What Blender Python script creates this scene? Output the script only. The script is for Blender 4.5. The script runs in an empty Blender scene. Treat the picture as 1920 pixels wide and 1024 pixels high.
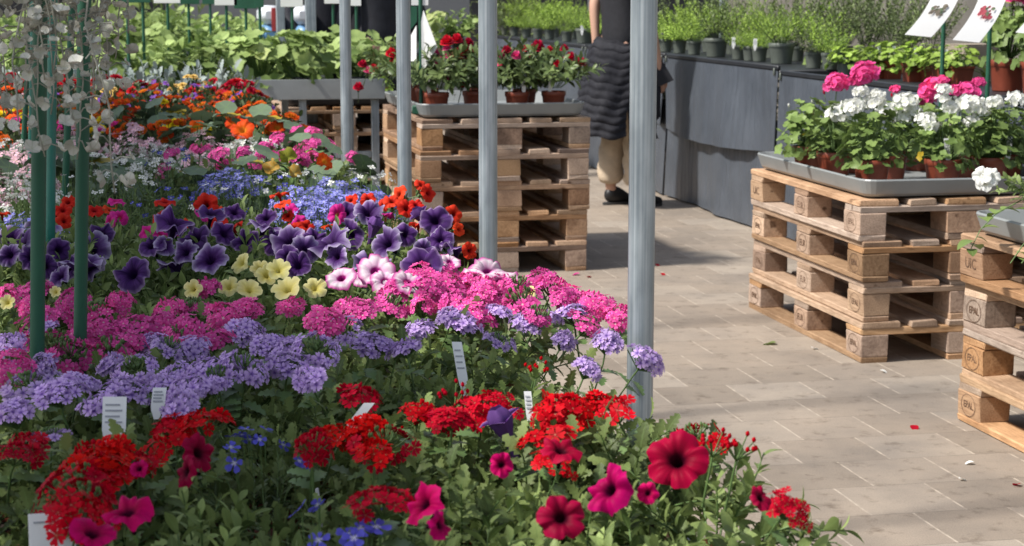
import bpy, math, random
import numpy as np
from mathutils import Vector, Matrix, Euler
random.seed(7); RNG = np.random.default_rng(7)
C = bpy.context.scene
COL = C.collection
R = math.radians

# ------------------------------------------------------------------ camera
F, PITCH, H = 3400.0, 0.152, 1.286            # pixels (1920 wide), radians, metres
cam_data = bpy.data.cameras.new('camera'); cam = bpy.data.objects.new('camera', cam_data); COL.objects.link(cam)
cam.location = (0, 0, H); cam.rotation_euler = (math.pi / 2 - PITCH, 0, 0)
cam_data.sensor_width = 36; cam_data.lens = 36 * F / 1920; cam_data.clip_end = 500
cam_data.dof.use_dof = True; cam_data.dof.focus_distance = 3.4; cam_data.dof.aperture_fstop = 13
C.camera = cam

# ------------------------------------------------------------------ sky, sun, exposure
SUN_EL, SX, SY = R(50), 0.93, 0.36             # light travels towards +X and a little away from the camera
w = bpy.data.worlds.new('World'); C.world = w; w.use_nodes = True
nt = w.node_tree; nt.nodes.clear()
sky = nt.nodes.new('ShaderNodeTexSky'); sky.sky_type = 'NISHITA'; sky.sun_disc = False
sky.sun_elevation = SUN_EL; sky.sun_rotation = math.atan2(-SX, -SY)
bg = nt.nodes.new('ShaderNodeBackground'); bg.inputs[1].default_value = 0.115
wo = nt.nodes.new('ShaderNodeOutputWorld')
hs_ = nt.nodes.new('ShaderNodeHueSaturation'); hs_.inputs['Saturation'].default_value = .55
nt.links.new(sky.outputs[0], hs_.inputs['Color']); nt.links.new(hs_.outputs[0], bg.inputs[0]); nt.links.new(bg.outputs[0], wo.inputs[0])
sd = bpy.data.lights.new('sun', 'SUN'); sd.energy = 3.9; sd.angle = R(4.5); sd.color = (1.0, 0.955, 0.89)
sun = bpy.data.objects.new('sun', sd); COL.objects.link(sun)
dirv = Vector((SX * math.cos(SUN_EL), SY * math.cos(SUN_EL), -math.sin(SUN_EL)))
sun.rotation_euler = dirv.to_track_quat('-Z', 'Y').to_euler(); sun.location = (-6, -3, 8)
C.view_settings.view_transform = 'Standard'; C.view_settings.look = 'None'
C.view_settings.exposure = 0.6; C.view_settings.gamma = 1
C.cycles.max_bounces = 6; C.cycles.diffuse_bounces = 3; C.cycles.glossy_bounces = 3; C.cycles.transmission_bounces = 3
C.cycles.transparent_max_bounces = 6; C.cycles.caustics_reflective = False; C.cycles.caustics_refractive = False

# ------------------------------------------------------------------ geometry of the place
def at(x, y, z):                                # point of the plane at height z seen at photo pixel (x, y)
    a, b = (x - 960) / F, (512 - y) / F
    dy = math.cos(PITCH) + b * math.sin(PITCH); dz = -math.sin(PITCH) + b * math.cos(PITCH)
    t = (z - H) / dz
    return Vector((a * t, dy * t, z))
def px(p):                                      # photo pixel of a point
    y, z = p[1], p[2] - H
    d = y * math.cos(PITCH) - z * math.sin(PITCH); u = y * math.sin(PITCH) + z * math.cos(PITCH)
    return 960 + F * p[0] / d, 512 - F * u / d
YAW = 0.207
LV = Vector((-math.sin(YAW), math.cos(YAW), 0)); SV = Vector((math.cos(YAW), math.sin(YAW), 0))

# ------------------------------------------------------------------ node helpers
MATS = {}
def new_mat(name):
    m = bpy.data.materials.new(name); m.use_nodes = True; MATS[name] = m
    n = m.node_tree; b = n.nodes['Principled BSDF']; return m, n, b
def N(n, t, **k):
    o = n.nodes.new(t)
    for a, v in k.items(): setattr(o, a, v)
    return o
def math_node(n, op, a, b=None):
    o = N(n, 'ShaderNodeMath', operation=op)
    for i, v in enumerate((a, b)):
        if v is None: continue
        if isinstance(v, (int, float)): o.inputs[i].default_value = v
        else: n.links.new(v, o.inputs[i])
    return o.outputs[0]
def ramp(n, fac, stops, interp='LINEAR'):
    o = N(n, 'ShaderNodeValToRGB'); o.color_ramp.interpolation = interp
    e = o.color_ramp.elements
    while len(e) < len(stops): e.new(0.5)
    for i, (p, c) in enumerate(stops): e[i].position = p; e[i].color = (*c, 1)
    n.links.new(fac, o.inputs[0]); return o.outputs[0]
def mixc(n, mode, fac, a, b):
    o = N(n, 'ShaderNodeMix', data_type='RGBA', blend_type=mode)
    for i, v in ((0, fac), (6, a), (7, b)):
        if isinstance(v, (int, float)): o.inputs[i].default_value = v
        elif isinstance(v, tuple): o.inputs[i].default_value = (*v, 1)
        else: n.links.new(v, o.inputs[i])
    return o.outputs[2]
def attr(n, name):
    o = N(n, 'ShaderNodeAttribute'); o.attribute_name = name; return o.outputs['Fac']
def noise(n, scale, detail=4, rough=.55, vec=None, mapscale=None):
    o = N(n, 'ShaderNodeTexNoise'); o.inputs['Scale'].default_value = scale; o.inputs['Detail'].default_value = detail; o.inputs['Roughness'].default_value = rough
    if vec is None: vec = N(n, 'ShaderNodeTexCoord').outputs['Object']
    if mapscale:
        mp = N(n, 'ShaderNodeMapping'); mp.inputs['Scale'].default_value = mapscale; n.links.new(vec, mp.inputs[0]); vec = mp.outputs[0]
    n.links.new(vec, o.inputs['Vector']); return o.outputs['Fac']
def bump(n, b, h, strength=.3, dist=.01):
    o = N(n, 'ShaderNodeBump'); o.inputs['Strength'].default_value = strength; o.inputs['Distance'].default_value = dist
    n.links.new(h, o.inputs['Height']); n.links.new(o.outputs[0], b.inputs['Normal'])
def translucent(m, n, b, col, amount):
    t = N(n, 'ShaderNodeBsdfTranslucent'); n.links.new(col, t.inputs[0])
    mx = N(n, 'ShaderNodeMixShader'); mx.inputs[0].default_value = amount
    n.links.new(b.outputs[0], mx.inputs[1]); n.links.new(t.outputs[0], mx.inputs[2])
    n.links.new(mx.outputs[0], n.nodes['Material Output'].inputs[0])
def obj_random(n): return N(n, 'ShaderNodeObjectInfo').outputs['Random']

def plain(name, col, rough=.5, metal=0, var=.12, scale=30, bumps=0):
    m, n, b = new_mat(name)
    f = noise(n, scale)
    c = ramp(n, f, [(.3, tuple(v * (1 - var) for v in col)), (.7, tuple(min(1, v * (1 + var)) for v in col))])
    n.links.new(c, b.inputs['Base Color']); b.inputs['Roughness'].default_value = rough; b.inputs['Metallic'].default_value = metal
    if bumps: bump(n, b, f, bumps, .004)
    return m
def leaf_mat(name, dark, light, rough=.5, tr=.30, objvar=.4, spec=.28, vein=(.12, .35, (.2, .3, .1))):
    m, n, b = new_mat(name)
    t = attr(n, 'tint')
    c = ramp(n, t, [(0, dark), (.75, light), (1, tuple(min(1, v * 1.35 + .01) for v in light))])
    hs = N(n, 'ShaderNodeHueSaturation')
    hs.inputs['Saturation'].default_value = 1.0
    n.links.new(math_node(n, 'ADD', math_node(n, 'MULTIPLY', obj_random(n), objvar), 1 - objvar / 2), hs.inputs['Value'])
    n.links.new(c, hs.inputs['Color']); c = hs.outputs[0]
    r = attr(n, 'rad')                          # pale midrib
    c = mixc(n, 'MIX', math_node(n, 'MULTIPLY', math_node(n, 'LESS_THAN', r, vein[0]), vein[1]), c, vein[2])
    n.links.new(c, b.inputs['Base Color']); b.inputs['Roughness'].default_value = rough; b.inputs['Specular IOR Level'].default_value = spec
    bump(n, b, noise(n, 350, 2), .25, .002)
    translucent(m, n, b, c, tr); return m
def petal_mat(name, stops, vein=None, rough=.55, tr=.25, objvar=.35, hue=.009):
    m, n, b = new_mat(name)
    c = ramp(n, attr(n, 'rad'), stops)
    if vein: c = mixc(n, 'MIX', math_node(n, 'MULTIPLY', attr(n, 'vein'), vein[0]), c, vein[1])
    t = attr(n, 'tint')
    hs = N(n, 'ShaderNodeHueSaturation')
    val = math_node(n, 'ADD', math_node(n, 'MULTIPLY', t, .45), .72)
    val = math_node(n, 'MULTIPLY', val, math_node(n, 'ADD', math_node(n, 'MULTIPLY', obj_random(n), objvar), 1 - objvar / 2))
    n.links.new(val, hs.inputs['Value']); n.links.new(math_node(n, 'ADD', math_node(n, 'MULTIPLY', obj_random(n), hue), .5 - hue / 2), hs.inputs['Hue']); n.links.new(c, hs.inputs['Color']); c = hs.outputs[0]
    n.links.new(c, b.inputs['Base Color']); b.inputs['Roughness'].default_value = rough; b.inputs['Specular IOR Level'].default_value = .08
    translucent(m, n, b, c, tr); return m

# ------------------------------------------------------------------ materials
def paving_mat():
    m, n, b = new_mat('paving_concrete')
    tc = N(n, 'ShaderNodeTexCoord').outputs['Object']
    mp = N(n, 'ShaderNodeMapping'); mp.inputs['Rotation'].default_value = (0, 0, -YAW); n.links.new(tc, mp.inputs[0])
    sp = N(n, 'ShaderNodeSeparateXYZ'); n.links.new(mp.outputs[0], sp.inputs[0])
    wob = noise(n, 6, 2)
    wobv = math_node(n, 'MULTIPLY', math_node(n, 'SUBTRACT', wob, .5), .02)
    v = math_node(n, 'ADD', math_node(n, 'DIVIDE', sp.outputs[1], .257), wobv); row = math_node(n, 'FLOOR', v)
    jit = N(n, 'ShaderNodeTexWhiteNoise', noise_dimensions='1D'); n.links.new(row, jit.inputs['W'])
    sh = math_node(n, 'ADD', math_node(n, 'MULTIPLY', math_node(n, 'MODULO', math_node(n, 'ADD', row, 1000), 2), .5), math_node(n, 'MULTIPLY', jit.outputs[0], .14))
    u = math_node(n, 'ADD', math_node(n, 'ADD', math_node(n, 'DIVIDE', sp.outputs[0], .257), sh), wobv); colm = math_node(n, 'FLOOR', u)
    fu, fv = math_node(n, 'FRACT', u), math_node(n, 'FRACT', v)
    du = math_node(n, 'ABSOLUTE', math_node(n, 'SUBTRACT', fu, .5)); dv = math_node(n, 'ABSOLUTE', math_node(n, 'SUBTRACT', fv, .5))
    ju = math_node(n, 'GREATER_THAN', du, .488); jv = math_node(n, 'GREATER_THAN', dv, .491)
    idv = N(n, 'ShaderNodeCombineXYZ'); n.links.new(row, idv.inputs[0]); n.links.new(colm, idv.inputs[1])
    wn = N(n, 'ShaderNodeTexWhiteNoise'); n.links.new(idv.outputs[0], wn.inputs['Vector'])
    base = ramp(n, wn.outputs[0], [(0, (.285, .236, .187)), (.5, (.325, .27, .216)), (1, (.365, .312, .255))])
    big = noise(n, 1.3, 6, .68)
    base = mixc(n, 'MULTIPLY', 1.0, base, ramp(n, big, [(.30, (.66, .67, .69)), (.62, (1.07, 1.05, 1.02))]))
    fine = noise(n, 260, 3, .7)
    base = mixc(n, 'MULTIPLY', 1.0, base, ramp(n, fine, [(.3, (.78, .78, .78)), (.7, (1.16, 1.16, 1.16))]))
    spots = noise(n, 14, 5, .7)
    base = mixc(n, 'MULTIPLY', 1.0, base, ramp(n, spots, [(.30, (.60, .57, .54)), (.45, (1, 1, 1))]))
    jn = noise(n, 25, 3)
    base = mixc(n, 'MIX', math_node(n, 'MULTIPLY', ju, ramp(n, jn, [(.35, (.1, .1, .1)), (.62, (.85, .85, .85))])), base, (.50, .425, .34))
    base = mixc(n, 'MIX', math_node(n, 'MULTIPLY', jv, ramp(n, jn, [(.35, (.2, .2, .2)), (.6, (.85, .85, .85))])), base, (.17, .14, .11))
    n.links.new(base, b.inputs['Base Color']); b.inputs['Roughness'].default_value = .85
    j = math_node(n, 'MAXIMUM', ju, jv)
    bump(n, b, math_node(n, 'SUBTRACT', math_node(n, 'MULTIPLY', fine, .25), j), .35, .004)
    return m
def wood_mat(name, c0, c1, chip=False):
    m, n, b = new_mat(name)
    r = obj_random(n)
    tc = N(n, 'ShaderNodeTexCoord').outputs['Object']
    off = N(n, 'ShaderNodeVectorMath', operation='ADD'); n.links.new(tc, off.inputs[0])
    cx = N(n, 'ShaderNodeCombineXYZ')
    for i in range(3): n.links.new(math_node(n, 'MULTIPLY', r, 13.7 + i * 5), cx.inputs[i])
    n.links.new(cx.outputs[0], off.inputs[1])
    if chip: g = noise(n, 90, 4, .7, off.outputs[0]); g2 = noise(n, 12, 3, .6, off.outputs[0])
    else: g = noise(n, 14, 6, .65, off.outputs[0], (1.2, 14, 14)); g2 = noise(n, 5, 4, .6, off.outputs[0])
    c = ramp(n, g, [(.25, c0), (.55, c1), (.8, tuple(v * 1.18 for v in c1))])
    stain = ramp(n, g2, [(.3, (.55, .5, .46)), (.55, (1, 1, 1))])
    c = mixc(n, 'MULTIPLY', .8, c, stain)
    tone = ramp(n, r, [(0, (.55, .44, .38)), (.2, (.92, .78, .66)), (.4, (1.05, .97, .88)), (.55, (.68, .66, .66)), (.7, (.95, .80, .66)), (.85, (.82, .80, .78)), (1, (1.2, 1.08, .88))])
    c = mixc(n, 'MULTIPLY', 1.0, c, tone)
    r2 = math_node(n, 'FRACT', math_node(n, 'MULTIPLY', r, 7.31)); hs = N(n, 'ShaderNodeHueSaturation'); n.links.new(math_node(n, 'ADD', math_node(n, 'MULTIPLY', r2, .50), .58), hs.inputs['Saturation']); n.links.new(math_node(n, 'ADD', math_node(n, 'MULTIPLY', math_node(n, 'FRACT', math_node(n, 'MULTIPLY', r, 3.77)), .35), .88), hs.inputs['Value']); n.links.new(c, hs.inputs['Color']); c = hs.outputs[0]
    knots = noise(n, 9, 2, .5, off.outputs[0], (1, 2.2, 2.2)); c = mixc(n, 'MULTIPLY', .9, c, ramp(n, knots, [(.22, (.25, .2, .17)), (.31, (1, 1, 1))]))
    n.links.new(c, b.inputs['Base Color']); b.inputs['Roughness'].default_value = .75; b.inputs['Specular IOR Level'].default_value = .25
    bump(n, b, g, .5, .003); return m
def steel_mat():
    m, n, b = new_mat('galvanised_steel')
    s = noise(n, 150, 4, .6, None, (1, 1, .012)); s2 = noise(n, 25, 5, .6, None, (1, 1, .35))
    c = ramp(n, s, [(.32, (.24, .28, .31)), (.5, (.37, .415, .44)), (.66, (.52, .56, .58))])
    c = mixc(n, 'MULTIPLY', .7, c, ramp(n, s2, [(.34, (.66, .69, .72)), (.62, (1.08, 1.08, 1.08))]))
    n.links.new(c, b.inputs['Base Color']); b.inputs['Metallic'].default_value = .55
    n.links.new(ramp(n, s2, [(.3, (.38,) * 3), (.7, (.55,) * 3)]), b.inputs['Roughness'])
    return m
def fabric_mat():
    m, n, b = new_mat('grey_groundcover_fabric')
    s = noise(n, 3, 5, .6); wv = noise(n, 500, 1, .5, None, (1, 1, .3))
    c = ramp(n, s, [(.3, (.058, .068, .084)), (.7, (.092, .105, .126))])
    c = mixc(n, 'MULTIPLY', .5, c, ramp(n, wv, [(.3, (.7, .7, .7)), (.7, (1.2, 1.2, 1.2))]))
    n.links.new(c, b.inputs['Base Color']); b.inputs['Roughness'].default_value = .42; b.inputs['Specular IOR Level'].default_value = .6
    cr = noise(n, 2.2, 5, .6, None, (1, 5, .8)); bump(n, b, cr, .55, .05); return m
def quilt_mat():
    m, n, b = new_mat('quilted_nylon')
    s = noise(n, 40, 4)
    n.links.new(ramp(n, s, [(.3, (.016, .016, .020)), (.7, (.030, .030, .036))]), b.inputs['Base Color'])
    b.inputs['Roughness'].default_value = .7; b.inputs['Specular IOR Level'].default_value = .15; bump(n, b, s, .4, .006); return m

M_PAVE = paving_mat()
M_WOOD = wood_mat('pallet_wood', (.30, .185, .105), (.52, .365, .235))
M_CHIP = wood_mat('pallet_block_wood', (.27, .16, .09), (.48, .325, .2), True)
M_STEEL = steel_mat()
M_FABRIC = fabric_mat()
M_QUILT = quilt_mat()
M_STAMP = plain('burnt_stamp', (.13, .075, .045), .9)
M_TRAY = plain('grey_tray_plastic', (.25, .265, .262), .42, 0, .06, 8)
M_ALU = plain('bench_aluminium', (.36, .38, .38), .45, .5, .08, 12)
M_TERRA = plain('terracotta_plastic', (.22, .048, .024), .45, 0, .18, 20)
M_DKPOT = plain('grey_green_pot_plastic', (.11, .125, .105), .5, 0, .12, 15)
M_BLACK = plain('black_plastic', (.018, .02, .024), .45, 0, .2, 10)
M_GREEN = plain('green_coated_steel', (.010, .085, .045), .6, 0, .15, 15)
M_TEAL = plain('teal_coated_steel', (.015, .16, .12), .35, 0, .15, 15)
M_CARD = plain('white_card', (.78, .78, .77), .45, 0, .03, 5)
M_INK = plain('grey_print', (.32, .33, .36), .6)
M_PINKINK = plain('pink_print', (.62, .12, .15), .6)
M_GREENINK = plain('green_print', (.2, .3, .16), .6)
M_YELINK = plain('yellow_print', (.75, .68, .25), .6)
M_TAG = plain('white_tag_plastic', (.74, .74, .74), .4, 0, .04, 20)
M_SOIL = plain('potting_soil', (.03, .02, .014), .95, 0, .5, 80, .8)
M_STEM = plain('plant_stem', (.10, .17, .05), .55, 0, .3, 40)
M_STEMD = plain('dark_plant_stem', (.05, .08, .03), .55, 0, .3, 40)
M_SILVSTEM = plain('silver_stem', (.30, .30, .25), .6, 0, .15, 40)
M_WALL = plain('grey_panel', (.16, .165, .175), .7, 0, .1, 1.5)
M_BROWN = plain('brown_translucent_wall', (.17, .155, .135), .6, 0, .3, 1.2)
M_DARK = plain('dark_cladding', (.03, .031, .035), .7, 0, .3, 2)
M_CARTON = plain('brown_carton', (.30, .25, .19), .8, 0, .1, 10)
M_SKIN = plain('skin', (.52, .30, .21), .5, 0, .06, 30)
M_HAIR = plain('brown_hair', (.05, .03, .02), .5, 0, .3, 60)
M_BEIGE = plain('beige_cotton', (.50, .40, .29), .85, 0, .08, 30, .5)
M_BLKCLOTH = plain('black_cotton', (.012, .012, .016), .8, 0, .25, 30, .4)
M_SHOE = plain('black_shoe', (.012, .012, .013), .5, 0, .2, 30)
M_NAVY = plain('navy_jacket', (.010, .011, .018), .75, 0, .3, 20, .4)
M_BLUEBAG = plain('blue_film', (.14, .30, .52), .35, 0, .15, 10)
M_WHITEBAG = plain('white_film', (.68, .71, .76), .35, 0, .08, 10)
M_REDINK = plain('red_print', (.45, .05, .05), .5)

L_VERB = leaf_mat('verbena_leaf', (.034, .058, .016), (.25, .32, .105), objvar=.4)
L_PET = leaf_mat('petunia_leaf', (.038, .066, .016), (.26, .335, .11))
L_LOB = leaf_mat('lobelia_leaf', (.03, .055, .018), (.16, .215, .07))
L_NAST = leaf_mat('nasturtium_leaf', (.05, .085, .05), (.13, .18, .11), .5, .15)
L_YELNAST = leaf_mat('yellowed_leaf', (.36, .16, .015), (.36, .33, .03), .5, .2, .6, .2, (.16, .45, (.16, .2, .02)))
L_MARI = leaf_mat('marigold_leaf', (.028, .05, .018), (.09, .12, .045))
L_SILV = leaf_mat('dusty_miller_leaf', (.22, .26, .25), (.42, .48, .46), .7, .1)
L_DICH = leaf_mat('silver_trailing_leaf', (.36, .36, .31), (.58, .57, .51), .6, .1, .2)
L_GERA = leaf_mat('geranium_leaf', (.05, .09, .02), (.24, .335, .095), .45, .22)
L_ROSE = leaf_mat('rose_leaf', (.045, .075, .024), (.15, .20, .07), .35, .18)
L_HERB = leaf_mat('herb_leaf', (.12, .20, .025), (.37, .52, .09), .5, .28, .5)
L_HERBD = leaf_mat('dark_herb_leaf', (.055, .08, .025), (.19, .24, .09), .5, .2, .5)
L_VEG = leaf_mat('squash_leaf', (.10, .17, .035), (.40, .51, .18), .5, .3, .4)
L_VARI = leaf_mat('variegated_leaf', (.16, .26, .05), (.50, .56, .22), .5, .3, .3)

P_RED = petal_mat('scarlet_petal', [(0, (.55, .25, .15)), (.14, (.34, .001, .008)), (.5, (.52, .001, .012)), (1, (.62, .004, .016))])
P_LAV = petal_mat('lavender_petal', [(0, (.12, .05, .22)), (.16, (.22, .11, .45)), (.45, (.60, .39, .78)), (1, (.72, .52, .87))])
P_PINK = petal_mat('pink_petal', [(0, (.9, .75, .75)), (.13, (.8, .4, .5)), (.25, (.78, .045, .31)), (1, (.86, .15, .46))])
P_CRIM = petal_mat('crimson_petal', [(0, (.012, .001, .008)), (.2, (.05, .001, .02)), (.40, (.34, .001, .06)), (.7, (.52, .001, .11)), (1, (.58, .003, .14))], (.4, (.24, .001, .04)))
P_PURP2 = petal_mat('lavender_rim_petal', [(0, (.008, .002, .016)), (.25, (.02, .004, .04)), (.5, (.07, .025, .13)), (.75, (.18, .105, .28)), (1, (.50, .42, .60))], (.8, (.05, .015, .10)), objvar=.4)
P_DCRIM = petal_mat('deep_crimson_petal', [(0, (.012, .001, .006)), (.22, (.03, .001, .008)), (.42, (.20, .001, .022)), (.7, (.32, .001, .035)), (1, (.36, .002, .045))], (.5, (.10, .001, .012)))
P_PURP = petal_mat('purple_petal', [(0, (.008, .002, .016)), (.28, (.022, .004, .045)), (.6, (.09, .03, .17)), (.86, (.12, .055, .20)), (1, (.42, .30, .50))], (.85, (.02, .004, .05)), objvar=.5)
P_STRP = petal_mat('striped_petal', [(0, (.2, .004, .1)), (.24, (.32, .01, .18)), (.36, (.72, .45, .62)), (.74, (.82, .76, .78)), (.9, (.66, .25, .48)), (1, (.48, .03, .27))], (.45, (.55, .12, .38)))
P_YEL = petal_mat('pale_yellow_petal', [(0, (.5, .42, .05)), (.4, (.78, .68, .22)), (1, (.82, .76, .38))], (.4, (.62, .52, .10)))
P_RPET = petal_mat('red_petal', [(0, (.05, .01, .005)), (.25, (.35, .01, .005)), (.5, (.66, .035, .012)), (1, (.70, .05, .02))], (.3, (.5, .01, .01)))
P_MAG = petal_mat('magenta_petal', [(0, (.6, .4, .05)), (.2, (.45, .01, .12)), (.5, (.58, .015, .22)), (1, (.64, .04, .3))])
P_BLUE = petal_mat('blue_petal', [(0, (.8, .8, .85)), (.3, (.3, .28, .65)), (.4, (.09, .09, .50)), (1, (.13, .13, .62))])
P_LBLUE = petal_mat('light_blue_petal', [(0, (.8, .8, .85)), (.3, (.4, .4, .72)), (.4, (.22, .22, .62)), (1, (.30, .31, .74))])
P_WHITE = petal_mat('white_petal', [(0, (.6, .62, .3)), (.25, (.75, .75, .68)), (1, (.83, .83, .80))], objvar=.06)
P_PALE = petal_mat('pale_pink_petal', [(0, (.8, .6, .3)), (.3, (.72, .42, .5)), (1, (.78, .50, .58))], objvar=.5)
P_ORNG = petal_mat('orange_petal', [(0, (.75, .35, .02)), (.45, (.70, .24, .01)), (.75, (.5, .07, .008)), (1, (.55, .12, .01))], objvar=.5)
P_ORRED = petal_mat('orange_red_petal', [(0, (.75, .45, .05)), (.4, (.74, .12, .01)), (1, (.72, .07, .012))], objvar=.3)
P_BRNR = petal_mat('dark_red_petal', [(0, (.72, .36, .02)), (.35, (.5, .06, .01)), (1, (.30, .022, .008))], objvar=.5)
P_DRED = petal_mat('deep_red_petal', [(0, (.2, .005, .01)), (.5, (.42, .006, .02)), (1, (.50, .01, .03))], objvar=.4)
P_MYEL = petal_mat('yellow_petal', [(0, (.75, .5, .01)), (1, (.82, .64, .02))])
P_BEIG = petal_mat('straw_petal', [(0, (.5, .3, .05)), (1, (.62, .42, .14))], objvar=.4)
P_VIOL = petal_mat('violet_petal', [(0, (.6, .5, .1)), (.3, (.14, .05, .28)), (1, (.22, .09, .40))])
P_GPINK = petal_mat('hot_pink_petal', [(0, (.7, .3, .4)), (.3, (.80, .05, .24)), (1, (.88, .13, .38))])
P_ROSE = petal_mat('rose_petal', [(0, (.26, .002, .012)), (.6, (.50, .006, .035)), (1, (.66, .02, .06))], objvar=.5)

# ------------------------------------------------------------------ mesh builder
class MB:
    def __init__(s): s.v = []; s.f = []; s.t = []; s.r = []; s.e = []; s.m = []; s.n = 0
    def add(s, v, f, tint=.5, rad=.5, vein=0., mat=0):
        v = np.asarray(v, float); k = len(v)
        s.v.append(v); s.f += [tuple(i + s.n for i in q) for q in f]
        for lst, val in ((s.t, tint), (s.r, rad), (s.e, vein)): lst.append(np.broadcast_to(np.asarray(val, float), (k,)))
        s.m += [mat] * len(f) if isinstance(mat, int) else list(mat); s.n += k
    def mesh(s, name, mats, smooth=True, sharp=False):
        me = bpy.data.meshes.new(name)
        V = np.concatenate(s.v) if s.v else np.zeros((0, 3))
        me.from_pydata(V.tolist(), [], s.f)
        for an, lst in (('tint', s.t), ('rad', s.r), ('vein', s.e)):
            a = me.attributes.new(an, 'FLOAT', 'POINT'); a.data.foreach_set('value', np.concatenate(lst).astype(np.float32))
        for m in mats: me.materials.append(m)
        me.polygons.foreach_set('material_index', np.array(s.m, dtype=np.int32))
        me.polygons.foreach_set('use_smooth', np.full(len(s.f), smooth)); me.update()
        if sharp: me.set_sharp_from_angle(angle=R(38))
        return me
    def build(s, name, mats, parent=None, loc=(0, 0, 0), rot=(0, 0, 0), smooth=True):
        return put(name, s.mesh(name, mats if isinstance(mats, (list, tuple)) else [mats], smooth, smooth), parent, loc, rot)
def put(name, me, parent=None, loc=(0, 0, 0), rot=(0, 0, 0), scale=1.0):
    o = bpy.data.objects.new(name, me); COL.objects.link(o)
    o.location = loc; o.rotation_euler = rot; o.scale = (scale,) * 3 if isinstance(scale, (int, float)) else scale
    if parent is not None: o.parent = parent
    return o
def tag(o, label, cat, group=None, kind=None):
    o['label'] = label; o['category'] = cat
    if group: o['group'] = group
    if kind: o['kind'] = kind
    return o
def thing(name, label, cat, loc=(0, 0, 0), rotz=0, group=None, kind=None):
    o = bpy.data.objects.new(name, None); COL.objects.link(o); o.empty_display_size = .05
    o.location = loc; o.rotation_euler = (0, 0, rotz); return tag(o, label, cat, group, kind)
def copy_tree(o, loc, rotz, parent=None):
    c = o.copy(); COL.objects.link(c)
    if parent is None: c.location = loc; c.rotation_euler = (0, 0, rotz)
    else: c.parent = parent
    for ch in list(o.children): copy_tree(ch, None, None, c)
    return c
def box(mb, c, s, bev=.003, mat=0, tint=.5):
    """bevelled box: centre c, full sizes s"""
    h = np.array(s) / 2; b = min(bev, *(h * .6)); V = []; Fc = []
    idx = {}
    for sx in (-1, 1):
        for sy in (-1, 1):
            for sz in (-1, 1):
                sg = np.array((sx, sy, sz))
                for ax in range(3):
                    p = sg * (h - b); p[ax] = sg[ax] * h[ax]; idx[(sx, sy, sz, ax)] = len(V); V.append(p + np.array(c))
    def quad(ks):
        q = [idx[k] for k in ks]; P = np.array([V[i] for i in q]) - np.array(c)
        nrm = np.cross(P[1] - P[0], P[2] - P[0])
        if nrm @ P.mean(0) < 0: q = q[::-1]
        Fc.append(tuple(q))
    for ax in range(3):
        a1, a2 = [a for a in range(3) if a != ax]
        for s0 in (-1, 1):
            ks = []
            for u, v in ((-1, -1), (1, -1), (1, 1), (-1, 1)):
                k = [0, 0, 0]; k[ax] = s0; k[a1] = u; k[a2] = v; ks.append((*k, ax))
            quad(ks)
    for ax in range(3):
        a1, a2 = [a for a in range(3) if a != ax]
        for u in (-1, 1):
            for v in (-1, 1):
                def K(s0, a):
                    k = [0, 0, 0]; k[ax] = s0; k[a1] = u; k[a2] = v; return (*k, a)
                quad([K(-1, a1), K(1, a1), K(1, a2), K(-1, a2)])
    for sx in (-1, 1):
        for sy in (-1, 1):
            for sz in (-1, 1): quad([(sx, sy, sz, a) for a in range(3)])
    mb.add(V, Fc, tint, .5, 0, mat)
def lathe(mb, prof, segs=20, mat=0, cap0=False, cap1=False, c=(0, 0, 0), tint=.5, lobes=None, rad=.5):
    V = []; Fc = []
    for (r, z) in prof:
        r0_ = r
        for k in range(segs):
            a = 2 * math.pi * k / segs; r = r if not lobes else r0_ * (1 + lobes * math.cos(5 * a + 60 * z)); V.append((c[0] + r * math.cos(a), c[1] + r * math.sin(a), c[2] + z))
    for i in range(len(prof) - 1):
        for k in range(segs):
            k2 = (k + 1) % segs; Fc.append((i * segs + k, i * segs + k2, (i + 1) * segs + k2, (i + 1) * segs + k))
    if cap0: Fc.append(tuple(range(segs))[::-1])
    if cap1: Fc.append(tuple((len(prof) - 1) * segs + k for k in range(segs)))
    mb.add(V, Fc, tint, rad, 0, mat)
def tube(mb, pts, rad, segs=5, mat=0, tint=.5, cap=True):
    P = np.asarray(pts, float); n = len(P); rad = np.broadcast_to(np.asarray(rad, float), (n,))
    T = np.gradient(P, axis=0); T /= np.linalg.norm(T, axis=1)[:, None] + 1e-9
    up = np.array((0, 0, 1.)) if abs(T[0][2]) < .9 else np.array((1., 0, 0)); V = []
    for i in range(n):
        a = np.cross(up, T[i]); a /= np.linalg.norm(a) + 1e-9; b = np.cross(T[i], a); up = b if False else up
        for k in range(segs):
            q = 2 * math.pi * k / segs; V.append(P[i] + rad[i] * (a * math.cos(q) + b * math.sin(q)))
    Fc = [(i * segs + k, i * segs + (k + 1) % segs, (i + 1) * segs + (k + 1) % segs, (i + 1) * segs + k) for i in range(n - 1) for k in range(segs)]
    if cap: Fc += [tuple(range(segs))[::-1], tuple((n - 1) * segs + k for k in range(segs))]
    mb.add(V, Fc, tint, .5, 0, mat)
def frame(z, roll=0.):
    z = np.asarray(z, float); z = z / np.linalg.norm(z)
    h = np.array((0, 0, 1.)) if abs(z[2]) < .95 else np.array((1., 0, 0))
    x = np.cross(h, z); x /= np.linalg.norm(x); y = np.cross(z, x)
    c, s = math.cos(roll), math.sin(roll)
    return np.stack([x * c + y * s, -x * s + y * c, z], 1)   # columns
def euler_to(z, spin=0.):
    return Matrix([list(r) for r in frame(z, spin)]).to_euler()
def rand_dir(lo=0., hi=1.):
    z = RNG.uniform(lo, hi); a = RNG.uniform(0, 2 * math.pi); q = math.sqrt(max(0, 1 - z * z)); return np.array((q * math.cos(a), q * math.sin(a), z))

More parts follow.
